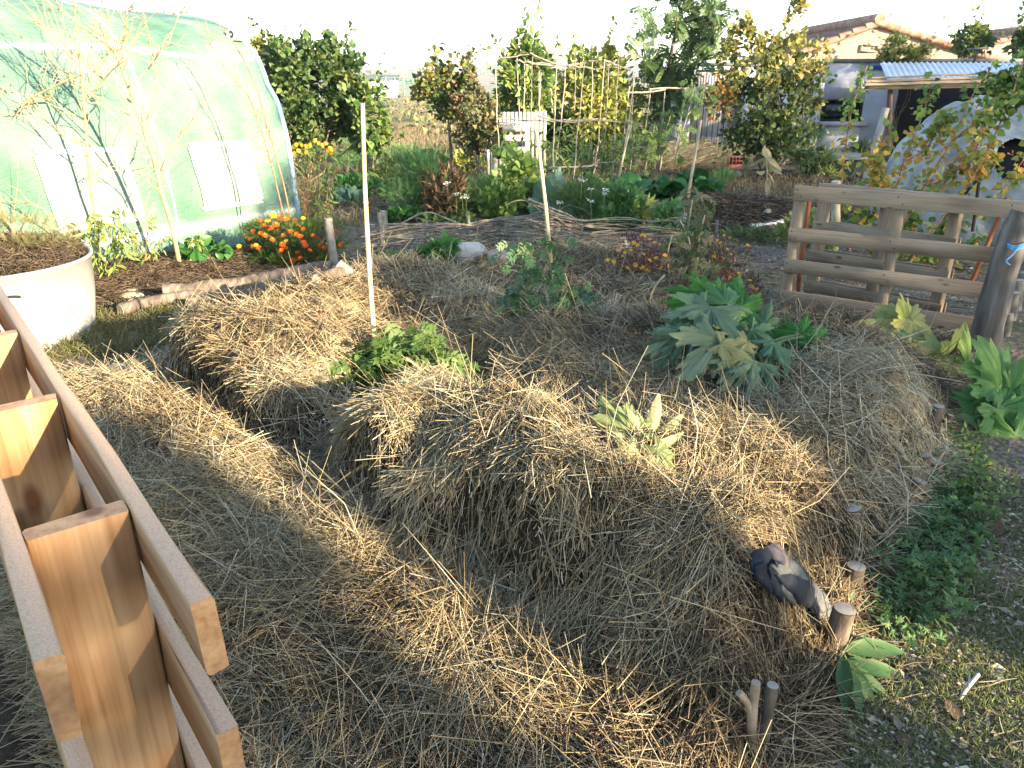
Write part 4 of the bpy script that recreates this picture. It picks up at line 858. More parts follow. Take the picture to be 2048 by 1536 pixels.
# bean frame
def C3(p): return (950+.2686*p[0], .2686*p[1])
bf = thing('bean_frame', 'grey bean frame of many tall sticks tied to horizontal poles', 'plant frame', V(1130, 390, 12.3))
ups = [((150,380),(165,800),(180,1130),12.6),((310,430),(345,1000),13.4),((375,440),(350,1150),13.6),((425,390),(420,860),13.0),((475,500),(480,880),12.8),((490,520),(475,800),13.4),
 ((610,400),(590,900),(580,1280),12.2),((680,450),(640,900),(600,1200),12.6),((750,430),(740,820),13.2),((820,470),(760,1000),(730,1400),12.0),((875,460),(865,1120),12.8),((960,450),(920,1000),(885,1290),12.2),
 ((1000,450),(975,900),(965,1120),12.9),((1065,440),(1040,1000),(1025,1330),12.2),((1200,480),(1130,1000),(1040,1480),11.6),((1180,560),(1165,1000),(1150,1300),12.1),((565,660),(575,840),12.9)]
m = None
for u in ups:
    Yc = u[-1]; pts = VP([C3(p) for p in u[:-1]], Yc); m = MB(); q = smoothline(pts, 10); q[:, :2] += R.normal(0, .006, (10, 2)); e = q[-1].copy(); 
    m.tube(q, np.linspace(.007, .012, 10), 6); m.build('upright_stick', CANEG if R.uniform() < .6 else GREYST, bf, smooth=True)
for pts, Yc in [([(145,435),(300,420),(400,410)],12.7),([(410,400),(600,470),(700,490),(860,450)],12.6),([(400,460),(600,490),(800,470),(960,445)],13.2),([(700,480),(870,515),(1000,480),(1060,460)],12.3),([(960,445),(1100,500),(1200,545)],12.2),([(300,455),(560,480),(740,500)],13.3),
    ([(160,885),(400,900),(700,895),(950,885)],12.4),([(460,860),(700,910),(1000,900),(1250,945)],12.2),([(530,1245),(800,1240),(960,1210),(1200,1190)],12.1)]:
    m = MB(); q = smoothline(VP([C3(p) for p in pts], Yc), 14); q += R.normal(0, .01, q.shape); m.tube(q, np.linspace(.016, .009, 14), 7); m.build('cross_pole', GREYST, bf, smooth=True)
tf = thing('stick_trellis', 'second lower frame of thin sticks right of the bean frame', 'plant frame', V(1330, 360, 12.0))
for u in [((1150,640),(1110,1000),12.3),((1310,660),(1250,1100),12.1),((1415,650),(1390,1000),(1370,1200),12.0),((1590,640),(1530,900),(1480,1160),11.8),((1570,650),(1560,700),11.8)]:
    m = MB(); m.tube(smoothline(VP([C3(p) for p in u[:-1]], u[-1]), 8), .009, 6); m.build('upright_stick', CANEG, tf, smooth=True)
for pts in [[(1130,690),(1300,685),(1420,665)],[(1300,665),(1420,655),(1590,660)],[(1240,1080),(1480,1055)]]:
    m = MB(); m.tube(smoothline(VP([C3(p) for p in pts], 11.9), 8), .014, 6); m.build('cross_pole', CANEG, tf, smooth=True)

# generic stemmed plant: stems as pixel lines at depth Y, leaves along them
def stemplant(name, label, cat, lines, Y, tm, lmat, nl, size, smat, r=.008, base=None, group=None, hue=.5, dh=.3, hang=.3, spread=.03, ysp=.12, leafname='leaves', up=0, start=.15):
    b_ = V(*lines[0][0], Y); b_[2] = Hs(b_[0], b_[1]) if base is None else base; t = thing(name, label, cat, b_, group); m = MB(); mm = MB()
    for ln in lines:
        yy = Y+R.normal(0, ysp); pts = VP(ln, yy); pts[0] = pts[0]*.0+V(*ln[0], Y)
        q = smoothline(pts, 18); m.tube(q, np.linspace(r, r*.35, 18), 6); k = R.uniform(start, 1, nl)*17; i = np.minimum(k.astype(int), 16); P = q[i]+(q[i+1]-q[i])*(k-i)[:, None]
        D = rdir(nl); D[:, 2] = D[:, 2]*.5 - hang+up; P = P + R.normal(0, spread, P.shape)
        hh = hue(P) if callable(hue) else hue
        place(mm, tm, P, D, rdir(nl, 1.1), size*R.uniform(.6, 1.25, nl), np.clip(hh+dh*R.normal(0, .6, nl), 0, 1))
    m.build('stems', smat, t, smooth=True); mm.build(leafname, lmat, t); return t
GSTEM = noisemat('green_stem', [(.10,.14,.05),(.20,.24,.10)], scale=8, rough=.5, bump=.1)
PSTEM = noisemat('pale_dry_stem', [(.30,.25,.14),(.52,.44,.28)], scale=10, bump=.2)
REDST = noisemat('red_stem', [(.16,.06,.045),(.36,.16,.10),(.42,.24,.14)], scale=6, bump=.2)
TOM = leafmat('tomato_leaf', [(0.0375,0.075,0.045),(0.075,0.15,0.0675),(0.135,0.225,0.09),(0.24,0.285,0.105)], scale=8)
# low vegetables in the back bed: (name, label, cat, px, py base, half width, height, material, template, n, size, hue)
HERB = leafmat('herb_leaf', [(0.039,0.104,0.039),(0.091,0.208,0.065),(0.169,0.312,0.091)], scale=5)
CHARD = leafmat('chard_leaf', [(0.0156,0.0585,0.0195),(0.039,0.13,0.0325),(0.078,0.208,0.052)], scale=5, rough=.3)
BLUEL = leafmat('blue_cabbage_leaf', [(.06,.13,.09),(.12,.22,.15),(.22,.32,.22)], scale=5)
GRAPE = leafmat('lime_leaf', [(.10,.18,.04),(.20,.30,.07),(.32,.38,.12)], scale=5)
TF = T_pinnate(8, .2, .22)
def veg(name, label, cat, x, y, hw, ht, mat, tm, n, size, hue=.5, up=.8, group=None, stems=8, dY=0, clump=14, sm=GSTEM, hang=0):
    b_ = Tb(x, y); b_[1] += dY; s_ = b_[1]/FPX/.93; t = thing(name, label, cat, b_, group); m = MB(); cs = cloud(m, b_+[0,0,ht*s_*.5], (hw*s_, hw*s_*.7, ht*s_*.5), n, size, tm, clump, up, hue, .3, hang, shell=.35, fill=.5)
    m.build('leaves', mat, t); m = MB()
    for k in range(stems): m.tube(wander(b_+R.normal(0, hw*s_*.15, 3)*[1,1,0], cs[k % len(cs)], 5, .01), np.linspace(.007, .003, 5), 5)
    m.build('stems', sm, t); return t
V_ = [
 ('feathery_herb','feathery bright green bushy herb in the middle of the vegetable bed','herb',835,425,62,105,HERB,TF,2600,.10,.45),
 ('feathery_herb','light green shrubby herb row left behind the feathery one','herb',810,345,45,40,HERB,TF,800,.16,.8),
 ('feathery_herb','light green plants behind the feathery bush, under the young tree','herb',860,350,40,38,HERB,TF,700,.16,.75),
 ('dark_herb','dark grey green tall herb left of the feathery bush','herb',792,400,26,72,LEAFD,TDN,700,.10,.5),
 ('purple_stem_plant','drooping brownish plant right of the feathery bush','plant',885,440,36,90,LEAFB,TON,500,.12,.6),
 ('green_herb','low green herb under the small white flowers','herb',950,420,42,60,HERB,TF,700,.10,.5),
 ('green_herb','low green herb patch left of the tall cane, behind the path','herb',705,345,42,60,HERB,TF,600,.15,.6),
 ('leafy_green','row of upright dark leaves behind the path','vegetable',710,400,42,36,CHARD,TO,260,.15,.7),
 ('cabbage','small blue green cabbage beside the path','cabbage',700,412,18,20,BLUEL,TOW,70,.16,.5),
 ('strawberry_plant','low dark leaved creeping plants along the bed edge, left half','plant',800,440,44,18,CHARD,TOW,420,.07,.6),
 ('strawberry_plant','low dark leaved creeping plants along the bed edge, centre','plant',905,450,50,16,LEAFM,TOW,380,.07,.5),
 ('lime_leaved_vine','lime green round leaved plant climbing left of the grey bean poles','vine',1035,415,46,110,GRAPE,TOW,330,.10,.5),
 ('lime_leaved_vine','lower lime green shoots spreading right below the vine','vine',1000,440,40,60,GRAPE,TOW,280,.10,.3),
 ('basil_bush','bushy bright green herb right of the big blue leaf','herb',1235,460,40,75,HERB,TO,900,.09,.7),
 ('flowering_herb','dark herb with clusters of tiny white blossoms','herb',1170,450,52,80,LEAFM,TF,1300,.11,.45),
 ('coriander_plant','bright lime herb standing alone in front of the beans','herb',1330,470,26,60,HERB,TO,420,.08,.95),
 ('wheelbarrow_weeds','green weed tuft before the straw heap','weed',1440,370,28,24,HERB,TF,260,.14,.8),
 ('green_weed','green weeds at the foot of the big shrub','weed',1600,330,30,75,HERB,TON,600,.13,.7),
 ('green_weed','fern like weed beneath the shed window','weed',1640,360,40,50,LEAFM,TON,420,.13,.7),
 ('dark_weed','dark leafy weeds along the shed wall','weed',1710,330,45,38,LEAFD,TON,420,.15,.5),
 ('rock_weed','broad leaved green plant left of the white rock','plant',878,530,32,34,CHARD,TO,120,.12,.9),
 ('rock_weed','fine grey green weed tuft below the wattle','weed',790,530,40,18,LEAFM,TON,260,.07,.7),
 ('green_weed','dark green mat of weeds right of the yellow flowers','weed',1510,480,60,18,LEAFD,TON,420,.07,.7),
 ('green_weed','soft green weeds behind the tall pallets, left end','weed',1600,490,40,60,LEAFM,TO,360,.09,.9),
 ('aster_bush','soft green bush between the bean frame and the railing','bush',1290,330,40,110,LEAFM,TON,1100,.12,.6),
]
for a in V_: veg(*a, clump=20)
for i, (x, y) in enumerate([(1195,380),(1260,405),(1300,385),(1345,398),(1385,378),(1415,392),(1245,378)]):
    b_ = Tb(x, y); t = thing('chard_plant', ['glossy dark chard at the left end of the row','glossy dark chard, nearest of the row with a yellow stem','glossy dark chard behind the nearest one','glossy dark chard right of the row centre','glossy chard at the rear right of the row','glossy chard at the right end of the row','small chard behind the row, left'][i], 'chard', b_, 'chard row in the back bed'); m = MB(); mm = MB()
    n = 22; a = R.uniform(0, 6.28, n); el = R.uniform(.3, 1.3, n); D = np.stack([np.cos(a)*np.cos(el), np.sin(a)*np.cos(el), np.sin(el)], 1); P = b_+D*R.uniform(.06, .2, (n,1))
    place(m, T_lobed(3, .12, .02, .10, 120, i, .35, 30), P, D, np.stack([-np.cos(a), -np.sin(a), np.ones(n)*.9], 1), R.uniform(.18, .28, n), R.uniform(0, 1, n)); m.build('leaves', CHARD, t, smooth=True)
    for k in range(n): mm.tube([b_, P[k]], [.008,.006], 5)
    mm.build('stems', noisemat('chard_stem', [(.45,.45,.2),(.6,.6,.35)], scale=5), t)
# blossom clusters
WHF = noisemat('white_blossom', [(.7,.72,.68),(.85,.86,.84)], scale=9)
for i, (x, y) in enumerate([(895,366),(912,388),(925,395),(932,392),(1163,360),(1182,378),(1208,387),(1183,402),(1120,405),(1210,380)]):
    p = V(x, y, [9.3,9.3,9.2,9.2,9.0,9.0,9.0,8.9,8.8,9.1][i]); m = MB(); P = p+R.normal(0, .018, (26,3))*[1.3,1,.5]; place(m, TDW, P, rdir(26,.3), rdir(26,1), .016, R.uniform(0,1,26))
    t = thing('blossom_cluster', 'tiny white blossom cluster above the green herbs', 'flower', p-[0,0,.18], 'white blossom clusters in the vegetable bed'); m.build('petals', WHF, t); m = MB(); m.tube([p-[0,0,.22], p], .003, 4); m.build('stalk', GSTEM, t)
# big kale leaf plant
def leafpx(mb, tm, p0, p1, Y0, Y1, hue, wid=1.0, nrm=(0,-.55,1), roll=0):
    a = V(*p0, Y0); b_ = V(*p1, Y1); d = b_-a; n_ = np.array(nrm, float)+[roll,0,0]
    place(mb, tm, [a], [d], [n_], [np.linalg.norm(d)], np.array([hue]), np.array([wid])); return a
KL = T_lobed(7, .12, .05, .05, 150, 5, .12, 80)
b_ = Tb(1108, 445); t = thing('kale_plant', 'tall blue green kale like plant with one big upright leaf behind the tied tomato', 'plant', b_); m = MB(); mm = MB(); Y = b_[1]
for p0, p1, h_, w_ in [((1105,415),(1118,335),.75,.36),((1098,420),(1082,360),.35,.5),((1112,425),(1140,375),.5,.6),((1090,430),(1060,395),.2,.6),((1120,430),(1150,410),.6,.5),((1096,400),(1100,350),.5,.7)]:
    a = leafpx(m, KL, p0, p1, Y, Y+R.normal(0,.08), h_, w_, (R.normal(0,.4),-1,.45)); mm.tube([b_, a], [.01,.007], 6)
for ln in [[(1108,445),(1130,412),(1165,418),(1180,430)],[(1105,445),(1060,405),(1030,402),(1010,412)]]: mm.tube(smoothline(VP(ln, Y-.1), 14), .007, 5)
m.build('leaves', BLUEL, t, smooth=True); mm.build('stems', PSTEM, t)

# tomato plants
def tomatoes(t, pts, Y, r_=.028):
    for i, (x, y) in enumerate(pts):
        p = V(x, y, Y); m = MB(); th, ph = np.meshgrid(np.linspace(0, 2*math.pi, 14), np.linspace(0, math.pi, 9)); v = np.stack([np.cos(th)*np.sin(ph), np.sin(th)*np.sin(ph), .88*np.cos(ph)], -1).reshape(-1,3)*r_*R.uniform(.8,1.15)+p
        I = np.arange(th.size).reshape(th.shape); m.add(v, np.stack([I[:-1,:-1], I[:-1,1:], I[1:,1:], I[1:,:-1]], -1).reshape(-1,4)); m.build('green_tomato', TFRUIT, t, smooth=True)
TFRUIT = noisemat('green_fruit', [(.10,.22,.06),(.22,.36,.12)], scale=9, rough=.25, bump=0)
Y = Tb(1115, 640)[1]-.12
t = stemplant('tomato_plant', 'sprawling dull green tomato plant tied to the short cane right of the white rock', 'tomato plant',
   [[(1115,640),(1105,560),(1095,500),(1085,480)],[(1113,640),(1120,580),(1112,520),(1118,470)],[(1105,640),(1040,600),(1005,650),(1015,690)],[(1105,640),(1050,580),(1048,545)],[(1110,640),(1150,600),(1175,590)],[(1110,640),(1060,600),(1035,580)],[(1105,640),(1030,620),(990,640)],[(1105,640),(1060,660),(1020,690)],[(1100,640),(1000,600),(995,640)],[(1105,640),(1140,620),(1165,640)],[(1090,560),(1045,490),(1035,500)],[(1105,640),(1020,660),(1010,665)],[(1118,640),(1140,590),(1128,580)]],
   Y, TP, TOM, 24, .095, GSTEM, .007, spread=.035, hang=.5, hue=.4)
tomatoes(t, [(1122,618),(1128,600)], Y-.1)
Y = Tb(1375, 600)[1]+.1
t = stemplant('tomato_plant', 'tall withering tomato plant with green fruits behind the courgette leaves', 'tomato plant',
   [[(1350,600),(1365,520),(1375,460),(1385,400)],[(1355,600),(1390,540),(1400,470),(1410,430)],[(1345,600),(1340,560),(1335,510),(1345,470)],[(1360,600),(1410,560),(1420,520)],[(1380,420),(1400,395),(1412,420)],[(1350,600),(1380,500),(1360,440)]],
   Y, TP, leafmat('withered_tomato', [(.03,.06,.03),(.08,.12,.05),(.18,.16,.08),(.26,.19,.11)], scale=6), 34, .10, PSTEM, .009, spread=.04, hang=.6, hue=.45)
tomatoes(t, [(1387,478),(1396,466),(1380,472),(1392,482)], Y-.12, .034)
Y = Tb(1340,420)[1]
stemplant('staked_tomato', 'thin tomato vine on the right frame sticks, before the pillar wall', 'tomato plant',
   [[(1350,330),(1360,280),(1375,230),(1390,170)],[(1290,340),(1300,290),(1310,250)],[(1320,340),(1330,270),(1345,220)],[(1260,340),(1265,300),(1262,270)],[(1375,230),(1400,200),(1410,170)],[(1310,330),(1290,300),(1325,260)]], 11.9, TP, LEAFM, 34, .17, CANEG, .012, spread=.08, hang=.5, hue=.6)
stemplant('climbing_beans', 'sparse bean vines twining in the lower part of the grey bean frame', 'bean plant',
   [[(1020,390),(1060,350),(1110,300),(1120,260)],[(1130,390),(1150,340),(1180,300),(1170,250)],[(1200,390),(1210,340),(1240,290)],[(1090,390),(1130,330),(1080,280)],[(1170,390),(1230,330),(1200,300)],[(1240,390),(1260,300),(1275,250)],[(1000,390),(1010,320),(1030,270)],[(1180,390),(1160,300),(1140,250)],[(1215,400),(1200,330),(1225,270)]],
   12.6, TON, LEAFM, 95, .14, PSTEM, .008, spread=.10, hang=.4, hue=.6, dh=.35)
# pepper/tomato plant round the tall cane, lit by the sun
Y = 3.5
t = stemplant('leafy_tomato_plant', 'fresh green bushy plant around the foot of the tall cane', 'tomato plant',
   [[(745,800),(720,760),(690,745),(650,760),(632,790)],[(745,800),(740,750),(700,735),(680,730)],[(750,800),(760,740),(765,700)],[(750,800),(790,750),(830,730),(850,690)],[(750,800),(770,770),(800,760),(850,770)],[(745,800),(710,800),(670,815),(640,830)],[(750,800),(800,730),(850,705),(880,720)],[(750,800),(870,760),(905,745)],[(745,800),(735,760),(715,720)],[(748,800),(775,745),(800,720)],[(745,800),(640,800),(610,845),(615,880)]],
   Y, TP, leafmat('fresh_tomato_leaf', [(.05,.10,.03),(.11,.19,.05),(.20,.30,.09)], scale=6, tr=.4), 84, .12, GSTEM, .006, spread=.04, hang=.2, hue=.5, ysp=.08)
# dry forked twig left of it
Y = Y-.1; b_ = Tb(640, 870); t = thing('dry_vine', 'pale dry forked vine stem hanging into the hollow left of the green plant', 'twig', b_); m = MB()
for ln, r_ in [([(590,780),(600,815),(630,850),(660,862),(710,850)],.008),([(590,782),(580,800),(578,808)],.006),([(592,780),(605,775),(612,795)],.005),([(535,830),(570,855),(640,862)],.007),([(565,850),(568,900),(555,930)],.004),([(610,835),(600,870),(612,905)],.004)]:
    m.tube(smoothline(VP(ln, Y), 16), np.linspace(r_, r_*.7, 16), 7)
m.build('stem', PSTEM, t, smooth=True)
#==PART6==
# ------------------------------------------------------------ courgettes and squash
COUR = leafmat('courgette_leaf', [(.035,.15,.02),(.07,.22,.04),(.07,.20,.06),(.10,.19,.10),(.16,.23,.14),(.32,.32,.15),(.46,.40,.16)], scale=16, rough=.55, nz=.22, bump=.5, tr=.3)
CL = [T_lobed(5, .64, .10, .13, 135, s_, .28, 110, 1.05) for s_ in range(5)]
CLS = [T_lobed(5, .42, .06, .08, 140, 20+s_, .22, 110, 1.1) for s_ in range(4)]
b_ = Tb(1500, 735); Y0 = b_[1]
t = thing('courgette_plant', 'big courgette plant with deeply cut leaves, green behind and greyish yellow in front', 'courgette', b_); 
def C5(p): return (1280+.2051*p[0], 540+.2051*p[1])
CR = np.array([1505, 715])
for i, (p0, p1, dy0, dy1, h_, w_) in enumerate([
  ((800,350),(620,80),.25,.35,.08,.9),((960,400),(1000,90),.2,.25,.05,1.1),((700,330),(350,200),.25,.2,.12,.8),((740,340),(300,320),.1,.0,.18,.7),((850,370),(950,180),.0,.1,.42,1.2),((980,400),(1240,320),.1,.15,.10,.9),
  ((620,430),(280,480),-.1,-.2,.58,.7),((690,400),(520,720),-.15,-.35,.62,.85),((480,640),(100,720),-.1,-.15,.66,.6),((470,670),(210,970),-.2,-.35,.60,.7),((760,740),(500,1080),-.35,-.55,.70,.8),
  ((790,760),(1080,870),-.4,-.5,.92,.6),((720,640),(640,800),-.3,-.4,.88,.7),((1010,900),(850,1280),-.4,-.6,.74,.7),((1110,940),(1180,1390),-.4,-.65,.62,.6),((1150,950),(1540,910),-.3,-.3,.60,.6),((1200,960),(1380,1230),-.4,-.55,.64,.6),
  ((1210,560),(1300,350),.1,.15,.5,.8),((1560,660),(1240,610),.0,.1,.10,.7),((1575,670),(1870,610),.0,.0,.10,.8),((1590,660),(1400,440),.1,.3,.06,.6),((1600,690),(1720,690),-.05,-.1,.08,.9),
  ((1600,930),(1840,870),-.2,-.2,.52,.9),((1090,620),(1340,770),-.2,-.3,.5,.6),((880,560),(1010,640),-.1,-.2,.45,.8),((1000,480),(1120,520),.1,0,.2,1.0),((560,520),(300,620),-.15,-.25,.5,.8),((330,700),(80,820),-.2,-.3,.72,.8),((1050,740),(960,900),-.3,-.4,.95,.7),((1300,760),(1500,1000),-.3,-.45,.5,.7)]):
    m = MB(); a = leafpx(m, CL[i % 5], (C5(p0)[0], C5(p0)[1]-8), (C5(p1)[0], C5(p1)[1]-10), Y0+dy0, Y0+dy1, h_, w_*1.12, (R.normal(0,.45),-.9+R.normal(0,.3),1)); lf = m.build('leaf', COUR, t, smooth=True)
    m = MB(); c0 = V(CR[0]+R.normal(0,6), CR[1]+R.normal(0,5), Y0+dy0*.2); 
    m.tube(smoothline([c0-[0,0,.1], c0*.6+a*.4+[0,0,.02], a], 10), np.linspace(.011, .007, 10), 7); m.build('leaf_stalk', GSTEM, lf, smooth=True)
# small sunlit squash at the centre
def C6(p): return (1150+.1465*p[0], 760+.1465*p[1])
b_ = Tb(1310, 930); Y = b_[1]; t = thing('young_squash_plant', 'small sunlit squash plant with pointed pale yellow leaves in the straw', 'squash', b_)
SQL = leafmat('pale_squash_leaf', [(.10,.15,.06),(.22,.28,.12),(.45,.45,.20),(.60,.55,.28)], scale=14, tr=.4, bump=.3)
SL = T_lobed(3, .80, .02, .03, 75, 3, .05, 60, .95)
for p0, p1, dy, h_, w_, tm in [((1010,960),(1160,170),.05,.85,1.05,T_lobed(5,.85,.02,.03,80,3,.02,80,.95)),((1020,950),(1500,740),-.02,.9,.55,TO),((780,690),(340,200),.12,.35,.55,CLS[0]),((790,700),(200,520),.05,.3,.6,CLS[1]),((720,930),(800,1300),-.1,.6,.55,CLS[2]),((1030,1020),(1110,1240),-.1,.7,.6,CLS[1]),((1000,1000),(970,1210),-.05,.75,.5,CLS[2]),((1120,950),(1400,1330),-.1,.2,.5,CLS[3]),((900,1200),(1300,1370),-.15,.3,.5,CLS[0]),((780,660),(1050,620),.1,.25,.4,CLS[3]),((960,760),(960,890),.0,.05,.8,CLS[1])]:
    m = MB(); a = leafpx(m, tm, C6(p0), C6(p1), Y+dy, Y+dy*1.5, h_, w_, (R.normal(0,.2),-1,.35)); lf = m.build('leaf', SQL, t, smooth=True)
    m = MB(); m.tube(smoothline([b_-[0,0,.05], (b_+a)/2+[.01,0,.01], a], 8), .005, 6); m.build('leaf_stalk', GSTEM, lf, smooth=True)
# squash plants at the right edge
SQR = leafmat('squash_leaf', [(.04,.12,.03),(.08,.20,.05),(.15,.28,.09),(.30,.34,.10),(.38,.34,.14)], scale=12, rough=.5, bump=.4)
def squash(label, base, leaves):
    b_ = Tb(*base); Y = b_[1]; t = thing('squash_plant', label, 'squash', b_, 'squash plants along the bed edge')
    for i, (p0, p1, dy, h_, w_) in enumerate(leaves):
        m = MB(); p1 = (p0[0]+(p1[0]-p0[0])*1.35, p0[1]+(p1[1]-p0[1])*1.35); a = leafpx(m, CLS[i % 4], p0, p1, Y+dy, Y+dy-.05, h_, w_, (R.normal(0,.3),-.7,1)); lf = m.build('leaf', SQR, t, smooth=True)
        m = MB(); m.tube(smoothline([b_-[0,0,.03], (b_+a)/2+[R.normal(0,.02),0,.04], a], 10), np.linspace(.011,.007,10), 7); m.build('leaf_stalk', GSTEM, lf, smooth=True)
squash('spindly squash shoot with two crossed pale stems before the pallets', (1818,722), [((1812,645),(1815,605),0,.75,.9),((1820,640),(1745,640),0,.85,.7),((1825,640),(1868,665),0,.85,.8),((1815,650),(1780,628),.05,.6,.7)])
squash('yellowish squash leaves just in front of the leaning post', (1880,760), [((1890,710),(1850,690),0,.8,1),((1893,712),(1930,672),0,.7,.9),((1885,715),(1835,672),.1,.5,.6),((1900,730),(1855,745),-.1,.9,.6),((1935,740),(1950,675),0,.55,.6),((1940,745),(1985,735),-.05,.6,.8),((1930,735),(1895,760),-.05,.95,.7)])
squash('large green squash leaves at the right picture edge', (1960,850), [((1990,815),(1925,845),0,.35,.9),((2000,815),(2060,800),0,.3,.9),((1995,820),(2010,870),-.1,.4,1),((2005,790),(1995,705),.1,.35,.8),((2020,790),(2060,740),.1,.4,.9),((2030,870),(2030,965),-.15,.3,.55),((1960,860),(2040,890),-.1,.6,.5),((2000,770),(1960,735),.1,.45,.8),((2040,830),(2075,900),0,.25,.8),((1985,900),(2040,940),-.1,.7,.5)])
m = MB(); p = Tb(1700, 782); place(m, TOW, [p+[-.12,0,.03]], [[1,.1,.02]], [[0,-.3,1]], [.25], np.array([.5])); tag(m.build('fallen_leaf', BLUEL, None, p), 'single blue green leaf lying on the straw right of the courgette', 'leaf')
b_ = Tb(1182, 650); m = MB(); t = thing('fallen_squash_shoot', 'thin bent shoot with a round pale fruit, left of the courgette leaves', 'shoot', b_)
m.tube(smoothline(VP([(1298,640),(1300,600),(1312,570),(1330,550)], Tb(1298,640)[1]), 12), .006, 6); m.build('stem', PSTEM, t); tomatoes(t, [(1296,642)], Tb(1298,642)[1]-.02, .04)

# ------------------------------------------------------------ pallets at the right
def C7(p): return (1400+.3164*p[0], 330+.3164*p[1])
GW = woodmat('grey_pallet_wood', (.28,.21,.145), (.35,.275,.195), (.15,.105,.07), rings=5, rough=.8)
def rpallet(label, A, Bp, zs, hs, L_, ndepth):
    d = norm(Bp-A); n_ = np.array([-d[1], d[0], 0]); n_ = n_ if n_[1] > 0 else -n_; t = thing('wooden_pallet', label, 'pallet', A)
    g = float(H(np.array([A[0]]), np.array([A[1]]))[0])
    for z, hh in zip(zs, hs):
        blockobj('deck_board', t, A+d*L_/2+[0,0,z-hh/2], (L_, hh, .02), d, (0,0,1), GW, .002, chip=.0004)
        if not ndepth: blockobj('deck_board', t, A+d*L_/2+n_*.118+[0,0,z-hh/2-.01], (L_*.995, hh, .02), d, (0,0,1), GW, .002, chip=.0004)
    if ndepth:
        for z in zs:
            for s_ in (.035, L_*.5, L_-.05):
                for dx, dz in ((-.015, -.028), (.017, -.072)):
                    nb = A+d*(s_+dx)-n_*.0095+[0,0,z+dz]; m = MB(); m.tube([nb, nb-n_*.0025], .0048, 7); m.build('nail', BLACKM, t)
    for s_ in (.035, L_*.5, L_-.05): blockobj('stringer', t, A+d*s_+n_*.059+[0,0,(zs[0]-.04)/2-.02], (zs[0]+.04, .07 if ndepth else .07, .094), (0,0,1), d, GW, .003, chip=.0004)
A = G(1556, 622, 0); Bq = G(1936, 682, 0); d_ = norm(Bq-A); n_ = np.array([-d_[1], d_[0], 0])
rpallet('front one of the two grey wooden pallets standing on edge at the right', A, Bq, [.925,.63,.40,.165], [.105,.10,.10,.10], 1.38, 1)
rpallet('rear grey pallet standing just behind the first, partly hidden by it', np.array([2.31,5.79,0]), np.array([2.99,5.08,0]), [.90,.62,.40,.16], [.11,.09,.09,.09], 1.0, 0)
RUST = noisemat('rusty_iron', [(.13,.035,.02),(.26,.09,.04),(.32,.14,.07)], scale=9, bump=.4)
def bar(name, label, cat, p0, p1, Y, r_, mat, Y1=None):
    b_ = V(*p0, Y); t_ = V(*p1, Y if Y1 is None else Y1); t = thing(name, label, cat, b_); m = MB(); m.tube(wander(b_-norm(t_-b_)*.1, t_, 6, r_*.1), r_, 9); m.build('rod' if r_ < .02 else 'shaft', mat, t, smooth=True); return t
bar('rusty_pipe', 'rust red iron stake standing inside the left end of the pallets', 'stake', (1594,600), (1619,392), 5.62, .018, RUST)
bar('rusty_pipe', 'dark rusty stake behind the right end of the pallets', 'stake', (1945,560), (2014,395), 5.1, .016, RUST)
bar('rusty_pipe', 'upright dark metal bar in front of the white dome', 'stake', (1948,440), (1958,365), 6.6, .014, BLACKM)
bar('rusty_pipe', 'slanting dark metal bar leaning against the upright one', 'stake', (1900,420), (1953,362), 6.7, .014, BLACKM)
bar('wooden_stake', 'short stake with rounded top sticking up behind the pallets, left end', 'stake', (1672,420), (1672,362), 6.3, .035, CANEG)
OLDW = noisemat('old_post_wood', [(.05,.04,.032),(.13,.11,.095),(.24,.21,.185)], scale=7, stretch=(2,2,.25), bump=1, rough=.95, bdist=.02)
b_ = Tb(1965, 705); t = thing('leaning_post', 'thick cracked grey post leaning at the right end of the pallets', 'post', b_); Y = b_[1]; m = MB()
q = smoothline([V(1962,710,Y), V(1990,600,Y), V(2026,480,Y), V(2050,425,Y)], 16); m.tube(q, np.linspace(.095, .075, 16), 14, True, jit=.09); m.build('shaft', OLDW, t, smooth=True)
TW = noisemat('blue_twine', [(.05,.25,.55),(.12,.4,.7)], scale=9); m = MB()
for k in range(4): a = V(2015, 488+k*2, Y-.11); m.tube(smoothline([a, V(2032, 492+k*3, Y-.13), V(2060, 482+k*2, Y-.10)], 8), .003, 5)
m.tube(smoothline(VP([(2040,490),(2025,510),(2012,522),(2020,530)], Y-.14), 8), .004, 5); m.build('twine', TW, t)
for i, (x, y0, y1, w_) in enumerate([(2005,655,600,20),(2022,640,585,20),(2030,620,560,22),(2044,600,545,22),(2050,575,520,24),(2012,672,628,16)]):
    stakeobj('grey round stake in the palisade behind the leaning post', x, y0, x+8, y1, w_, GREYST, 'stake', 'palisade_stake', group='palisade of grey stakes behind the leaning post')

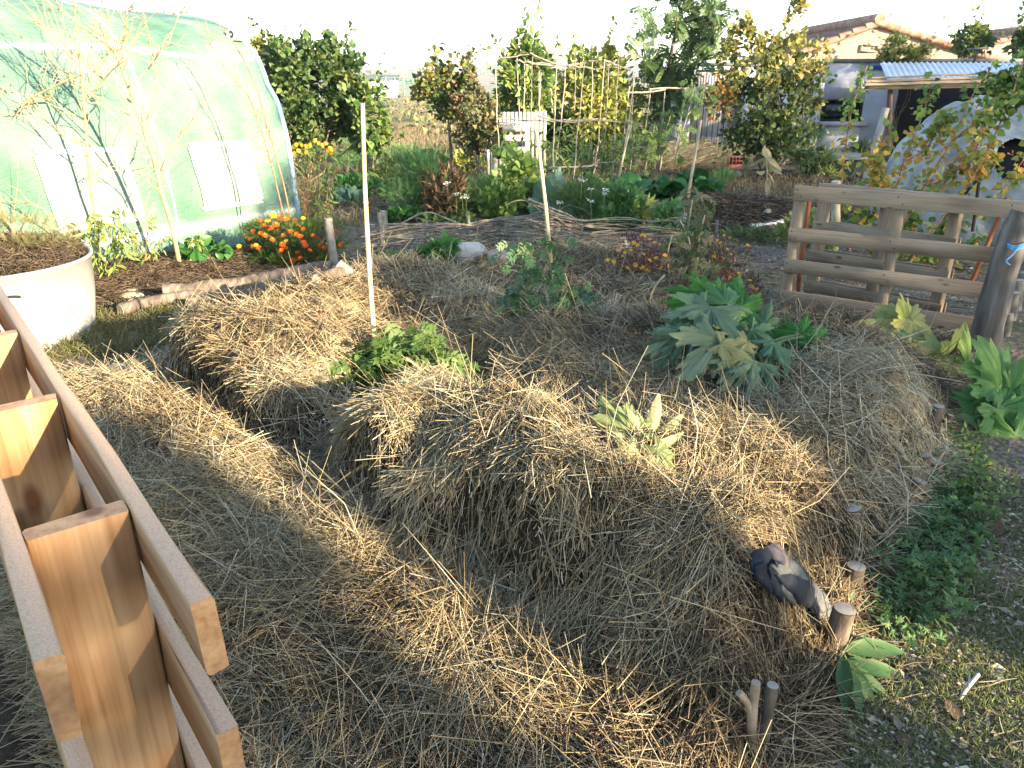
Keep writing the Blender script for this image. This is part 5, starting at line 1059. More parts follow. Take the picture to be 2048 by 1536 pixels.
# ------------------------------------------------------------ stumps along the bed edge, glove
for lab, x, yb_, xt, yt_, w_ in [
  ('thick dark stump with a split pale top beside the glove', 1662,1320,1690,1225,42),('pale flat topped stump above the split one', 1700,1190,1712,1140,34),('dark knotty stump above the flat pale one', 1690,1120,1708,1098,30),('small cut stump between the glove and the thick stump', 1690,1215,1696,1192,24),
  ('short round stump in the right middle of the bed edge', 1698,1075,1703,1022,32),('sunlit round stump leaning right', 1818,995,1838,968,30),('dark round stump behind the sunlit one, left of a pair', 1840,950,1848,916,26),('small flat stump, right of the pair behind the sunlit one', 1862,960,1872,932,24),
  ('tall grey split stake under the squash leaves', 1862,905,1878,820,18),('pale crooked stake right of the tall split one', 1885,870,1902,838,12)]:
    stakeobj(lab, x, yb_, xt, yt_-8, w_*1.3, LOGB, 'stump', 'edge_stump', 12)
b_ = Tb(1500, 1525); Y = b_[1]-.02; t = thing('forked_stake', 'pale forked stake at the near corner of the bed', 'stake', b_); m = MB()
q0 = V(1500,1520,Y); q1 = V(1505,1420,Y); q2 = V(1512,1365,Y); q3 = V(1478,1385,Y); m.tube(smoothline([q0-[0,0,.1],q0,q1,q2],12), np.linspace(.014,.011,12), 9, jit=.05); m.tube(smoothline([V(1504,1425,Y),V(1495,1405,Y),q3],6), np.linspace(.012,.009,6), 8, jit=.05); m.build('shaft', STICK, t, smooth=True)
stakeobj('dark stake with pale cut top beside the forked one', 1520,1520,1546,1370,30, LOGB)
# glove lying on the straw
NAVY = noisemat('navy_coating', [(.005,.007,.014),(.013,.017,.028),(.030,.034,.045)], scale=22, rough=.6, bump=.7, bdist=.004)
KNIT = noisemat('grey_knit', [(.07,.075,.08),(.13,.135,.13)], scale=90, rough=.95, bump=.9, bdist=.002)
MUD = noisemat('muddy_coating', [(.012,.016,.04),(.05,.045,.06),(.13,.10,.07)], scale=30, rough=.9, bump=.5)
gb = Tb(1585, 1180); Yg = gb[1]-.02; t = thing('work_glove', 'crumpled navy and grey knitted work glove lying on the straw near the stumps', 'glove', gb)
def loft(pts, ra, rb, n=18, side=None, jit=.03, seed=0):
    pts = smoothline(pts, 18); K = len(pts); ra = 1.6*np.interp(np.linspace(0,1,K), np.linspace(0,1,len(ra)), ra); rb = np.interp(np.linspace(0,1,K), np.linspace(0,1,len(rb)), rb)
    tg = np.gradient(pts, axis=0); tg /= np.linalg.norm(tg, axis=1)[:, None]; m = MB(); v = []
    upn = norm([0.1,-.5,1])
    for k in range(K):
        s_ = norm(np.cross(tg[k], upn)); u_ = np.cross(s_, tg[k])
        for i in range(n):
            th = 2*math.pi*i/n; w_ = 1+jit*math.sin(th*3+k*.9+seed)+jit*.7*math.sin(k*1.3+seed); v.append(pts[k]+s_*math.cos(th)*ra[k]*w_+u_*math.sin(th)*rb[k]*w_)
    f = [(k*n+i, k*n+(i+1) % n, (k+1)*n+(i+1) % n, (k+1)*n+i) for k in range(K-1) for i in range(n)]; m.add(v, f)
    c = len(v); m.add(list(v[:n])+[np.mean(v[:n],0)], [(i,(i+1)%n,n) for i in range(n)]); m.add(list(v[-n:])+[np.mean(v[-n:],0)], [(i,(i+1)%n,n) for i in range(n)]); return m
_c = [(x, y) for x in (1500,1545,1590,1635,1670) for y in (1090,1130,1170,1210)]; _A = np.array([[x, y, 1] for x, y in _c], float); _b = np.array([T(x, y)[1] for x, y in _c]); _k = np.linalg.lstsq(_A, _b, rcond=None)[0]
_off = min(0, min(T(x, y)[1]-(_k[0]*x+_k[1]*y+_k[2]) for x, y in [(1530,1120),(1570,1150),(1600,1180),(1630,1205),(1650,1225)]))
P = lambda x, y, dz=0: V(x, y, _k[0]*x+_k[1]*y+_k[2]+_off-.075)+np.array([0, -dz*.5, dz])
loft([P(1648,1228), P(1630,1200), P(1608,1172)], [.030,.031,.028,.034], [.024,.025,.022,.026], seed=2, jit=.05).build('cuff', KNIT, t, smooth=True)
loft([P(1612,1178), P(1590,1160,.0), P(1560,1140,.01), P(1535,1125,.012)], [.034,.048,.052,.046,.03], [.026,.030,.030,.026,.016], seed=4, jit=.05).build('palm', NAVY, t, smooth=True)
for i, (a, b_, c) in enumerate([((1520,1155),(1512,1130),(1530,1118)),((1540,1175),(1520,1160),(1512,1140)),((1560,1192),(1545,1180),(1530,1165)),((1585,1200),(1568,1190),(1552,1178))]):
    loft([P(*a,.006), P(*b_,.022), P(*c,.034)], [.014,.016,.015,.010], [.013,.014,.013,.008], seed=i).build('finger', [NAVY, NAVY, NAVY, KNIT][i], t, smooth=True)
loft([P(1605,1170,.024), P(1580,1150,.038), P(1552,1148,.036), P(1540,1155,.034)], [.014,.018,.016,.010], [.010,.013,.012,.008], seed=9).build('thumb', KNIT, t, smooth=True)
loft([P(1572,1132,.022), P(1550,1120,.030), P(1535,1117,.024)], [.02,.026,.02,.01], [.010,.014,.012,.006], seed=7).build('mud_patch', MUD, t, smooth=True)

# ------------------------------------------------------------ tub on the left
TUBM = noisemat('grey_tub_plastic', [(.20,.195,.18),(.29,.285,.275),(.33,.325,.32)], scale=6, rough=.5, bump=.15)
c = np.array([-3.47, 4.88, 0]); c[2] = Hs(c[0], c[1]); RT, HTb = .62, .52; t = thing('round_tub', 'large pale grey round tub filled with soil and dry weeds behind the near pallet', 'tub', c)
m = MB(); th = np.arange(64)*2*math.pi/64; prof = [(RT*.90,-.03),(RT*.90,.0),(RT*.97,HTb*.5),(RT,HTb-.02),(RT+.015,HTb-.015),(RT+.015,HTb),(RT-.012,HTb),(RT-.02,HTb-.1)]
v = [c+np.array([math.cos(a)*r_, math.sin(a)*r_, z]) for r_, z in prof for a in th]; m.add(v, [(k*64+i, k*64+(i+1)%64, (k+1)*64+(i+1)%64, (k+1)*64+i) for k in range(7) for i in range(64)]); m.build('wall', TUBM, t, smooth=True)
ha = math.atan2(-4.4, 2.1)+.28; m = MB()
hp = [c+np.array([math.cos(ha+a)*(RT*.985+.003), math.sin(ha+a)*(RT*.985+.003), HTb-.15+.02*math.cos(a*10)]) for a in np.linspace(-.11,.11,9)]; m.tube(hp, .009, 6); m.build('handle_slot', DARK, t)  # dark bead on the wall standing in for the slot's shade
m = MB(); 
for hx_ in (-.11, .11): m.tube([c+np.array([math.cos(ha+hx_)*(RT*.985+.002), math.sin(ha+hx_)*(RT*.985+.002), HTb-.15-z]) for z in (0,.08)], .003, 5)
m.build('handle_rib', TUBM, t)
SOIL = noisemat('dark_soil', [(.02,.014,.01),(.06,.045,.03),(.10,.08,.06)], scale=20, bump=1, bdist=.03, rough=1)
g = np.linspace(-1, 1, 50); GX, GY = np.meshgrid(g, g); rr = np.hypot(GX, GY); k_ = np.minimum(1, .999/np.maximum(rr,1e-6)); GX = GX*k_; GY = GY*k_; rr = np.hypot(GX, GY); GZ = HTb-.05+.10*(1-rr**2)+.04*fbm(GX*4, GY*4, 5)
I = np.arange(2500).reshape(50,50); m = MB(); m.add(np.stack([c[0]+GX*RT*.975, c[1]+GY*RT*.975, c[2]+GZ], -1).reshape(-1,3), np.stack([I[:-1,:-1], I[:-1,1:], I[1:,1:], I[1:,:-1]], -1).reshape(-1,4)); tag(m.build('tub_soil', SOIL, None, c, smooth=True), 'dark soil heaped inside the grey tub', 'soil', kind='stuff')
n = 5200; a = R.uniform(0, 6.28, n); r_ = np.sqrt(R.uniform(0,1,n))*.93; P_ = np.stack([c[0]+np.cos(a)*r_*RT, c[1]+np.sin(a)*r_*RT, c[2]+HTb-.04+.10*(1-r_**2)+R.uniform(0,.07,n)], 1); m = MB(); straws(m, P_, rdir(n)*[1,1,.4], R.uniform(.04,.13,n), R.uniform(.0015,.003,n), R.uniform(0,.03,n), R.uniform(.2,.9,n)); tag(m.build('dry_weeds', OLDSTRAW), 'pulled dry weeds heaped on the soil of the tub', 'weeds', kind='stuff')
m = MB(); cs = cloud(m, c+[.12,.15,HTb+.12], (.42,.3,.10), 1500, .05, TF, 26, .6, .7, .3); o = tag(m.build('wilted_greenery', leafmat('wilted_leaf', [(.10,.11,.04),(.20,.20,.08),(.30,.26,.13)], scale=6), None, c+[.1,.15,HTb]), 'wilting yellow green weeds thrown on top of the tub', 'weeds')
#==PART7==
# ------------------------------------------------------------ white dome behind the pallets
DOMEM = noisemat('limewashed_clay', [(.13,.13,.125),(.26,.26,.25),(.40,.40,.385)], scale=4, bump=.9, bdist=.05, rough=.95)
Yd = 9.3; c = V(1990, 430, Yd); c[2] = Hs(c[0], c[1]); t = thing('clay_dome', 'large rough whitewashed dome with a ragged dark opening behind the pallets', 'dome', c)
th, ph = np.meshgrid(np.linspace(0, 2*math.pi, 360), np.linspace(0, math.pi/2, 130)); rad_ = 1.38; hz = Z(188, Yd-.2)-c[2]
def domep(th, ph, k): 
    d = 1 + .07*fbm(th*2.2, ph*3, 51) + .03*fbm(th*7, ph*9, 53); return np.stack([c[0]+np.cos(th)*np.sin(ph)**.8*rad_*k*d, c[1]+np.sin(th)*np.sin(ph)**.8*rad_*k*d, c[2]+np.cos(ph)**.85*hz*k*(1+.06*fbm(th*3, ph*4, 57))], -1)
P = domep(th, ph, 1.0); I = np.arange(th.size).reshape(th.shape); F = np.stack([I[:-1,:-1], I[:-1,1:], I[1:,1:], I[1:,:-1]], -1).reshape(-1,4)
tc_ = th.ravel()[F].mean(1); pc_ = ph.ravel()[F].mean(1); wob = .18*fbm(tc_*5, pc_*5, 66); hole = (((tc_-5.05)/.42)**2+((pc_-.95)/.26)**2+wob*2.2 < 1) | (((tc_-4.2)/.17)**2+((pc_-.98)/.17)**2+wob < 1)
m = MB(); m.add(P.reshape(-1,3), F[~hole]); m.build('outer_wall', DOMEM, t, smooth=True)
m = MB(); m.add(domep(th, ph, .93).reshape(-1,3), F[:, ::-1]); m.build('inner_wall', DARK, t, smooth=True)  # inside coloured near-black to give the openings their shade

# ------------------------------------------------------------ young orange leaved tree before the dome
PEACHL = leafmat('turning_leaf', [(.06,.12,.03),(.12,.22,.05),(.22,.30,.07),(.44,.34,.07),(.55,.26,.06),(.50,.16,.08)], scale=4, tr=.45, nz=.2)
def phue(P):
    # autumn colour gathers in the lower middle shoots
    x = P[:,0]; z = P[:,2]; f = np.exp(-((z-.95)/.42)**2)*.46*(x > 2.9) + .05; return np.clip(f+.25*R.random(len(P))**2, 0, 1)
YT = 6.9
t = stemplant('autumn_fruit_tree', 'young open fruit tree with green and orange leaves on long upright shoots behind the pallets', 'tree',
  [[(1740,600),(1690,470),(1682,380),(1692,290),(1706,210),(1735,130)],[(1760,600),(1785,480),(1790,400),(1808,320),(1842,240),(1865,165)],[(1765,600),(1800,470),(1850,370),(1905,280),(1940,200),(1985,130)],
   [(1770,600),(1850,480),(1930,380),(1975,300),(2020,200),(2050,110)],[(1775,600),(1870,500),(1980,410),(2040,330),(2075,270)],[(1750,600),(1735,470),(1738,400),(1752,330),(1775,270)],[(1765,600),(1830,520),(1880,470),(1905,440)],[(1745,600),(1700,560),(1650,500),(1640,470)],
   [(1765,600),(1790,540),(1800,470),(1830,430)],[(1905,280),(1960,240),(2010,215),(2060,190)],[(1808,320),(1850,300),(1880,250),(1900,230)],[(1850,370),(1900,350),(1950,300),(1960,260)],[(1790,400),(1760,360),(1745,300)],[(1930,380),(1960,330),(1990,310)],[(1760,600),(1860,560),(1900,500),(1960,480)],[(1960,240),(2000,180),(2020,150)],[(2020,200),(2048,160),(2070,90)],[(1755,600),(1700,620),(1660,600)]],
  YT, TOW, PEACHL, 160, .064, REDST, .011, hue=phue, dh=.22, hang=.35, spread=.045, ysp=.25, start=.2)
stemplant('autumn_fruit_tree', 'yellow leaved sapling glowing low behind the pallet boards', 'tree', [[(1790,560),(1770,500),(1740,450),(1760,420)],[(1800,560),(1830,500),(1870,460),(1900,450)],[(1795,560),(1800,480),(1830,440)],[(1790,560),(1750,530),(1700,520)],[(1795,560),(1850,540),(1890,500)]], 7.2, TOW, PEACHL, 44, .10, REDST, .008, hue=.58, dh=.25, spread=.06)
cr = noisemat('barkless_wood', [(.26,.24,.21),(.42,.39,.35)], scale=9, bump=.5)
bar('crooked_post', 'crooked barkless post standing before the shed left of the dome', 'post', (1725,385), (1772,215), 11.5, .05, cr)
b_ = V(1945,128,20.8); t = thing('pole_lamp', 'small flat panel lamp on a thin pole above the lean-to roof', 'lamp', b_); m = MB(); m.tube([b_-[0,0,.4], V(1955,100,20.8)], .025, 6); m.build('pole', BLACKM, t); m = MB(); m.box(V(1956,97,20.8), (.42,.25,.05), (1,0,.06)); m.build('panel', CAP, t)
# dark bin before the shed
b_ = Tb(1660, 352); t = thing('dark_bin', 'dark green bin with a paler lid edge standing below the shed window', 'bin', b_); m = MB(); m.tube([b_, b_+[0,0,.42]], [.62,.72], 24); m.build('body', noisemat('dark_green_plastic', [(.012,.025,.022),(.03,.045,.04)], scale=4, rough=.4), t, smooth=False); m = MB(); m.tube([b_+[0,0,.42], b_+[0,0,.47]], .78, 24); m.build('lid', noisemat('grey_lid', [(.12,.14,.14),(.18,.2,.2)], scale=4), t)
# planks and corn stalk
for lab, a, b2, w_, mt_ in [('pale weathered plank lying beside the straw heap', (1500,457), (1568,446), .16, WPAINT), ('second dark plank lying behind the pale one', (1535,462), (1590,452), .14, OLDW), ('dark old board leaning flat at the end of the straw heap', (1500,392), (1580,400), .2, OLDW)]:
    A = Tb(*a); Bz = Tb(*b2); A[2] += .03; Bz[2] += .03; d = Bz-A; o = blockobj('plank', None, (A+Bz)/2, (np.linalg.norm(d), w_, .025), d, np.cross([0,0,1.], norm(d)), mt_); tag(o, lab, 'plank')
stemplant('corn_stalk', 'single dry bleached corn stalk with drooping leaves', 'corn', [[(1533,378),(1534,340),(1530,290)]], 13.0, TON, leafmat('dry_corn', [(.30,.24,.12),(.48,.40,.22)], scale=5), 12, .36, PSTEM, .018, hang=.6, spread=.01)
m = MB(); n = 900; b_ = Tb(1370, 335); a = R.normal(.1, .35, n); P = b_+np.stack([R.uniform(-1.2,1.6,n), R.uniform(-.8,.8,n), R.uniform(.02,.5,n)],1); D = np.stack([np.cos(a), R.normal(0,.3,n), .25+.2*np.sin(a)+R.normal(0,.12,n)],1)
straws(m, P, D, R.uniform(.5,1.4,n), R.uniform(.004,.007,n), R.uniform(0,.12,n), R.uniform(.35,.95,n)); tag(m.build('dry_grass_heap', STRAW), 'heap of long dry yellow stalks beneath the big shrub', 'grass heap', kind='stuff')

# ------------------------------------------------------------ flowers
def flower(t, p, r_, mat, face=None, layers=2):
    m = MB(); f = norm([R.normal(0,.4), -.5+R.normal(0,.3), .8]) if face is None else face; b_ = norm(np.cross(f, [1,.2,0])); c_ = np.cross(f, b_)
    for L_ in range(layers):
        n = 9-2*L_; a = R.uniform(0,6.28)+np.arange(n)*2*math.pi/n; D = np.cos(a)[:,None]*b_+np.sin(a)[:,None]*c_+f*(.15+.5*L_); place(m, T_diamond(.85,.05,.25), np.repeat([p+f*.003*L_], n, 0), D, np.repeat([f], n, 0), r_*(1-.35*L_)*R.uniform(.85,1.1,n), R.uniform(0,1,n)*.5+.5*L_)
    return m.build('flower', mat, t)
ORG = leafmat('orange_petal', [(.45,.05,.008),(.60,.10,.01),(.70,.22,.02)], scale=30, tr=.3)
YEL = leafmat('yellow_petal', [(.60,.28,.02),(.75,.42,.04),(.8,.55,.08)], scale=30, tr=.3)
b_ = Tb(585, 535); Ym = b_[1]; s_ = Ym/FPX/.93; t = thing('marigold_bush', 'dense bush of orange marigolds at the right end of the tunnel', 'flower bush', b_); m = MB()
cc = cloud(m, b_+[0,.15,.20], (96*s_, .32, .24), 6500, .06, TF, 60, .8, .4, .3, shell=.3, fill=.35); m.build('leaves', leafmat('marigold_leaf', [(.03,.07,.02),(.07,.13,.03),(.14,.19,.05)], scale=8), t); m = MB()
for k in range(18): m.tube(wander(b_+R.normal(0,.05,3)*[1,1,0], cc[k], 5, .015), np.linspace(.006,.003,5), 5)
m.build('stems', REDST, t)
fp = [(548,430),(560,434),(572,436),(552,448),(540,455),(520,440),(530,470),(512,490),(505,492),(500,478),(516,495),(565,488),(570,495),(562,500),(572,482),(598,452),(606,458),(592,468),(600,472),(610,490),(607,484),(478,492),(476,500),(545,478),(520,466),(506,462),(528,450),(590,440),(606,436),(580,462),(566,470),(596,505),(600,515),(640,490),(648,495),(655,488),(668,468),(672,462),(684,486),(680,490),(626,470),(636,478),(535,440),(585,520),(620,500),(490,470),(555,460)]
for i, (x, y) in enumerate(fp): flower(t, V(x, y, Ym-.28+R.uniform(-.05,.15)), R.uniform(.024,.038), ORG if i % 7 else YEL)
# small yellow flowers with purple foliage
PUR = leafmat('purple_leaf', [(.05,.02,.03),(.11,.04,.06),(.17,.09,.08)], scale=8)
for lab, x, y, hw, ht, mt_, pts in [
   ('dark purple leaved flowers in front of the wattle, with tiny yellow heads', 1290, 560, 62, 80, PUR, [(1215,520),(1228,523),(1245,512),(1250,505),(1262,500),(1268,485),(1275,490),(1283,470),(1290,472),(1300,478),(1310,484),(1320,488),(1288,508),(1300,520),(1312,515),(1285,535),(1270,530),(1330,510),(1255,535),(1340,520),(1236,500),(1296,540),(1322,535)]),
   ('dark stemmed plant with yellow orange flower heads right of the withered tomato', 1450, 555, 80, 85, leafmat('dull_leaf', [(.04,.04,.025),(.08,.08,.04),(.12,.10,.06)], scale=8), [(1405,495),(1410,490),(1412,500),(1428,512),(1432,516),(1435,480),(1440,485),(1430,505),(1448,470),(1460,475),(1495,490),(1500,508),(1455,498),(1425,490),(1445,515),(1462,508),(1487,525),(1478,545),(1480,548)]),
   ('low sprawling orange flowers beside the courgette leaves', 1490, 600, 40, 40, LEAFB, [(1458,557),(1460,554),(1478,546),(1503,572),(1512,578),(1506,575),(1514,577),(1520,592),(1530,588),(1500,560)])]:
    b_ = Tb(x, y); Yf = b_[1]; s_ = Yf/FPX/.93; t = thing('yellow_flower_plant', lab, 'flower plant', b_); m = MB(); cc = cloud(m, b_+[0,.1,ht*s_*.45], (hw*s_, .3, ht*s_*.5), int(hw*11), .05, TDN, 30, .7, .5, .35, shell=.3, fill=.4); m.build('leaves', mt_, t); m = MB()
    for k in range(22): m.tube(wander(b_+R.normal(0,.08,3)*[1,1,0], cc[k], 5, .015), np.linspace(.005,.0025,5), 5)
    for q in pts: m.tube(wander(b_+R.normal(0,.1,3)*[1,1,0], V(*q, Yf-.15), 5, .02), .0022, 4)
    m.build('stems', REDST, t)
    for q in pts: flower(t, V(*q, Yf-.15), R.uniform(.012,.02), YEL, layers=1)
# tall tagetes behind the end of the tunnel and dead reddish stalks
b_ = Tb(625, 470); Yt_ = b_[1]+.5
t = stemplant('tall_yellow_flowers', 'tall green plants with orange yellow tips behind the tunnel end', 'flower plant', [[(630+dx*.3,470),(625+dx*.7,380),(620+dx,295+abs(dx)*.2)] for dx in (-38,-28,-18,-5,8,20,32,45,52,-10,28)], Yt_+.6, TON, LEAFM, 44, .10, GSTEM, .007, hue=.6, spread=.05)
for k, (x, y) in enumerate([(583,300),(592,288),(597,292),(603,290),(612,292),(620,290),(630,288),(637,292),(645,295),(652,293),(660,290),(655,300),(664,300),(668,296),(640,310),(612,300),(663,312),(588,310)]):
    flower(t, V(x, y+R.normal(0,6), Yt_+.4), .03, YEL, face=norm([R.normal(0,.5),-1,.1]), layers=2)
stemplant('dry_red_stalks', 'tangle of dry reddish flower stalks between marigolds and path', 'plant', [[(605,500),(610,420),(600+dx,340+R.uniform(-20,30))] for dx in (-30,-15,0,10,22,36,50,60,-22,30)]+[[(620,490),(650,430),(655,380),(672,340)],[(610,490),(640,440),(660,400)]], b_[1]-.1, TDN, leafmat('dry_red_leaf', [(.14,.06,.05),(.28,.14,.09),(.36,.24,.10)], scale=8), 70, .04, REDST, .005, spread=.03, hue=.5)
for lab, ln in [('long bare reddish stalk leaning over the tunnel shoulder, right one', [(592,500),(570,380),(545,290),(510,170),(470,90),(437,50)]), ('long bare reddish stalk leaning over the tunnel shoulder, left one', [(585,510),(560,400),(535,300),(500,200),(460,150),(395,50)])]:
    Ys = 7.6; b_ = V(*ln[0], Ys); b_[2] = Hs(*b_[:2]); t = thing('bare_stalk', lab, 'stalk', b_, 'bare stalks by the tunnel end'); m = MB(); q = stem(m, VP(ln, Ys), .008, .003, 6, 24)
    for k in range(14): i = R.integers(6, 23); m.tube(wander(q[i], q[i]+np.array([R.normal(-.05,.15), R.normal(0,.08), R.uniform(.08,.3)]), 4, .01), [.0028,.0024,.002,.0015], 4)
    m.build('stem', REDST, t)

# ------------------------------------------------------------ bare saplings in front of the tunnel
SAPB = noisemat('sapling_bark', [(.26,.17,.09),(.42,.30,.17),(.52,.40,.25)], scale=12, bump=.3)
def C1(p): return (p[0]*.3418, p[1]*.3418)
def sapling(label, Yb, lines, r0, ntw=9, leaves=0, Ytop=-.7):
    ln0, rr0 = lines[0]; b_ = V(*C1(ln0[0]), Yb); b_[2] = Hs(*b_[:2]); t = thing('bare_sapling', label, 'tree', b_, 'bare saplings in front of the tunnel'); m = MB(); mt = MB(); mm = MB()
    ymax = C1(ln0[0])[1]
    for j, (ln, r_) in enumerate(lines):
        P = []
        for p in ln:
            x, y = C1(p); P.append(V(x, y, Yb + Ytop*(ymax-y)/ymax + (0 if j == 0 else R.normal(0,.05))))
        if j == 0: P[0] = b_-[0,0,.05]
        q = smoothline(P, 26); (m if j == 0 else mt).tube(q, np.linspace(r_*1.0, r_*.3, 26), 7)
        for k in range(ntw if j else ntw+4):
            i = R.integers(5, 25); d = norm(q[min(i+1,25)]-q[i-1]); L_ = R.uniform(.08,.38); e = q[i]+(d*.6+R.normal(0,.5,3)+[0,0,.45])*L_; mt.tube(wander(q[i], e, 4, .012), [.0035,.003,.0022,.0014], 4)
            if leaves and R.uniform() < leaves: n = 5; place(mm, TD, e+R.normal(0,.03,(n,3)), rdir(n), rdir(n,1), R.uniform(.02,.04,n), R.uniform(.3,1,n))
    m.build('trunk', SAPB, t, smooth=True); mt.build('branches', SAPB, t, smooth=True)
    if mm.v: mm.build('last_leaves', LEAFA, t)
sapling('leaning bare sapling with the thickest trunk, before the middle of the tunnel', 6.75, [([(1050,1536),(1000,1300),(945,1130),(905,950),(870,850),(830,720),(770,560),(690,340),(620,260),(500,170),(350,60),(250,-10)], .021),
  ([(700,370),(620,240),(520,150)],.008),([(690,340),(730,210),(745,70)],.007),([(780,490),(870,400),(930,310),(980,200)],.007),([(860,700),(900,560),(920,430),(905,330)],.006),([(770,600),(650,500),(480,360),(240,130)],.008),([(870,850),(760,760),(560,580),(380,420),(150,250)],.007),([(940,1000),(990,880),(1080,770),(1210,590)],.007),([(940,1130),(860,1060),(750,960)],.007),([(1020,1420),(900,1340),(780,1260)],.007),([(830,720),(700,640),(480,520),(300,460)],.006),([(620,260),(640,120),(600,0)],.005)], .021, 8)
sapling('pale bare sapling left of the leaning one, with a straight thin trunk', 6.6, [([(575,1500),(560,1300),(530,1100),(505,800),(490,600),(470,380),(455,200),(430,20),(420,-60)], .013),
  ([(480,430),(330,500),(150,600),(30,780),(-60,900)],.009),([(480,400),(380,300),(260,170),(190,60)],.006),([(500,600),(600,480),(700,360),(860,140)],.005),([(505,700),(350,620),(200,380)],.005),([(520,900),(430,830),(200,700),(20,660)],.006),([(500,560),(560,440),(640,300)],.004)], .013, 9, .25)
sapling('short bare branchy sapling at the left picture edge', 6.0, [([(175,1536),(120,1430),(70,1340),(0,1230),(-60,1100)], .018),([(150,1500),(60,1480),(-20,1440)],.009),([(440,1330),(330,1270),(200,1200),(60,1180),(-30,1140)],.006),([(120,1430),(60,1480),(0,1400)],.006)], .018, 8)
# weeds along the foot of the tunnel
stemplant('tall_weed', 'tall leafy green weed with narrow hanging leaves before the left half of the tunnel', 'weed', [[(205,560),(200,500),(185,430)],[(205,560),(225,480),(235,420)],[(200,560),(160,500),(150,470)],[(210,560),(255,500),(250,460)],[(205,560),(180,480),(200,440)],[(215,560),(235,500),(225,450)],[(200,560),(140,520),(130,480)]], 6.15, TON, LEAFY, 46, .085, GSTEM, .006, hue=.25, hang=.5, spread=.03)
stemplant('tall_weed', 'medium green weed with reddish stem, between the sapling trunks', 'weed', [[(290,520),(295,470),(310,430)],[(290,520),(270,480),(265,450)],[(292,520),(320,490),(330,470)]], 6.5, TON, LEAFM, 30, .07, REDST, .005, hue=.6, hang=.5)
stemplant('broad_weed', 'broad leaved dark green weed between leaning sapling and marigolds', 'weed', [[(420,515),(405,495),(380,485)],[(425,515),(430,495),(440,485)],[(425,515),(450,500),(455,492)],[(420,515),(390,510),(375,500)]], Tb(420,520)[1], TOW, CHARD, 16, .12, GSTEM, .006, hue=.7, hang=.1)
stemplant('tall_weed', 'small yellowing weed with narrow leaves at the foot of the leaning sapling', 'weed', [[(380,520),(375,490),(385,470)],[(380,520),(395,490),(400,475)]], Tb(380,525)[1], TON, LEAFY, 20, .07, GSTEM, .005, hue=.5, hang=.4)

# ------------------------------------------------------------ right edge: creeper, broad leaved plant, grass, litter
def scatter(poly, n, edge=.0):
    px = np.array(poly); lo, hi = px.min(0), px.max(0); P = R.uniform(lo, hi, (n*4, 2)); P = P[inpoly(P[:,0], P[:,1], poly)][:n]; P = P + R.normal(0, edge, P.shape) if edge else P; return P, H(P[:,0], P[:,1])
def gp(l): return [tuple(G(x, y, 0)[:2]) for x, y in l]
CREEP = leafmat('creeper_leaf', [(.05,.10,.035),(.09,.17,.06),(.15,.24,.09)], scale=10)
pc = gp([(1740,1090),(1800,1030),(1880,970),(1930,960),(1960,1050),(1930,1150),(1900,1250),(1810,1290),(1740,1260),(1735,1150)]); P, h = scatter(pc, 1400, .04); n = len(P); zz = R.uniform(.01, .09, n)*(.4+1.2*(fbm(P[:,0]*4, P[:,1]*4, 88)+.4))
m = MB(); place(m, TFIVE, np.stack([P[:,0], P[:,1], h+np.abs(zz)], 1), rdir(n, .1), rdir(n, 2.2), R.uniform(.016,.036,n), np.clip(.5+.6*fbm(P[:,0]*5, P[:,1]*5, 90)+R.normal(0,.15,n),0,1)); tag(m.build('creeping_ground_cover', CREEP), 'low green five fingered creeper carpeting the ground beside the stumps', 'ground cover', kind='stuff')
pc = gp([(1890,870),(1960,900),(2000,980),(1960,1050),(1900,1000),(1870,930)]); P, h = scatter(pc, 900, .06); n = len(P); m = MB(); place(m, TO, np.stack([P[:,0], P[:,1], h+R.uniform(.01,.08,n)], 1), rdir(n,.1), rdir(n,2), R.uniform(.015,.035,n), R.uniform(0,1,n)); tag(m.build('small_weed_carpet', LEAFM), 'tiny leaved weeds on the path edge under the squash leaves', 'weeds', kind='stuff')
DOCK = leafmat('broad_green_leaf', [(.03,.08,.025),(.06,.13,.045),(.11,.19,.08)], scale=10, bump=.4, rough=.5)
b_ = Tb(1690, 1345); t = thing('broad_leaved_plant', 'broad leaved green plant growing at the foot of the thick dark stump', 'plant', b_); Y = b_[1]; DL = T_lobed(3, .10, .01, .09, 60, 2, .3, 40, 1)
for i, (p1, dy, h_, w_) in enumerate([((1822,1292),.02,.5,.55),((1795,1395),-.12,.4,.5),((1735,1440),-.2,.6,.5),((1690,1425),-.2,.3,.5),((1770,1330),-.05,.7,.6),((1740,1265),.1,.8,.7),((1640,1340),-.05,.3,.6),((1715,1400),-.15,.8,.45),((1790,1350),-.08,.2,.5),((1660,1290),.05,.6,.6),((1730,1310),.0,.9,.8),((1760,1420),-.15,.6,.5),((1700,1450),-.2,.4,.4),((1810,1340),-.03,.6,.5),((1655,1360),-.08,.5,.5),((1765,1290),.03,.3,.45),((1680,1380),-.12,.5,.6)]):
    m = MB(); a0 = (1690+R.normal(0,8), 1325+R.normal(0,8)); a = leafpx(m, TO, a0, p1, Y+dy*.3, Y+dy, h_, w_*1.1, (R.normal(0,.3),-.45,1)); lf = m.build('leaf', DOCK, t, smooth=True); m = MB(); m.tube([b_, (a+b_)/2+[0,0,.02], a], [.005,.004,.004], 6); m.build('leaf_stalk', GSTEM, lf)
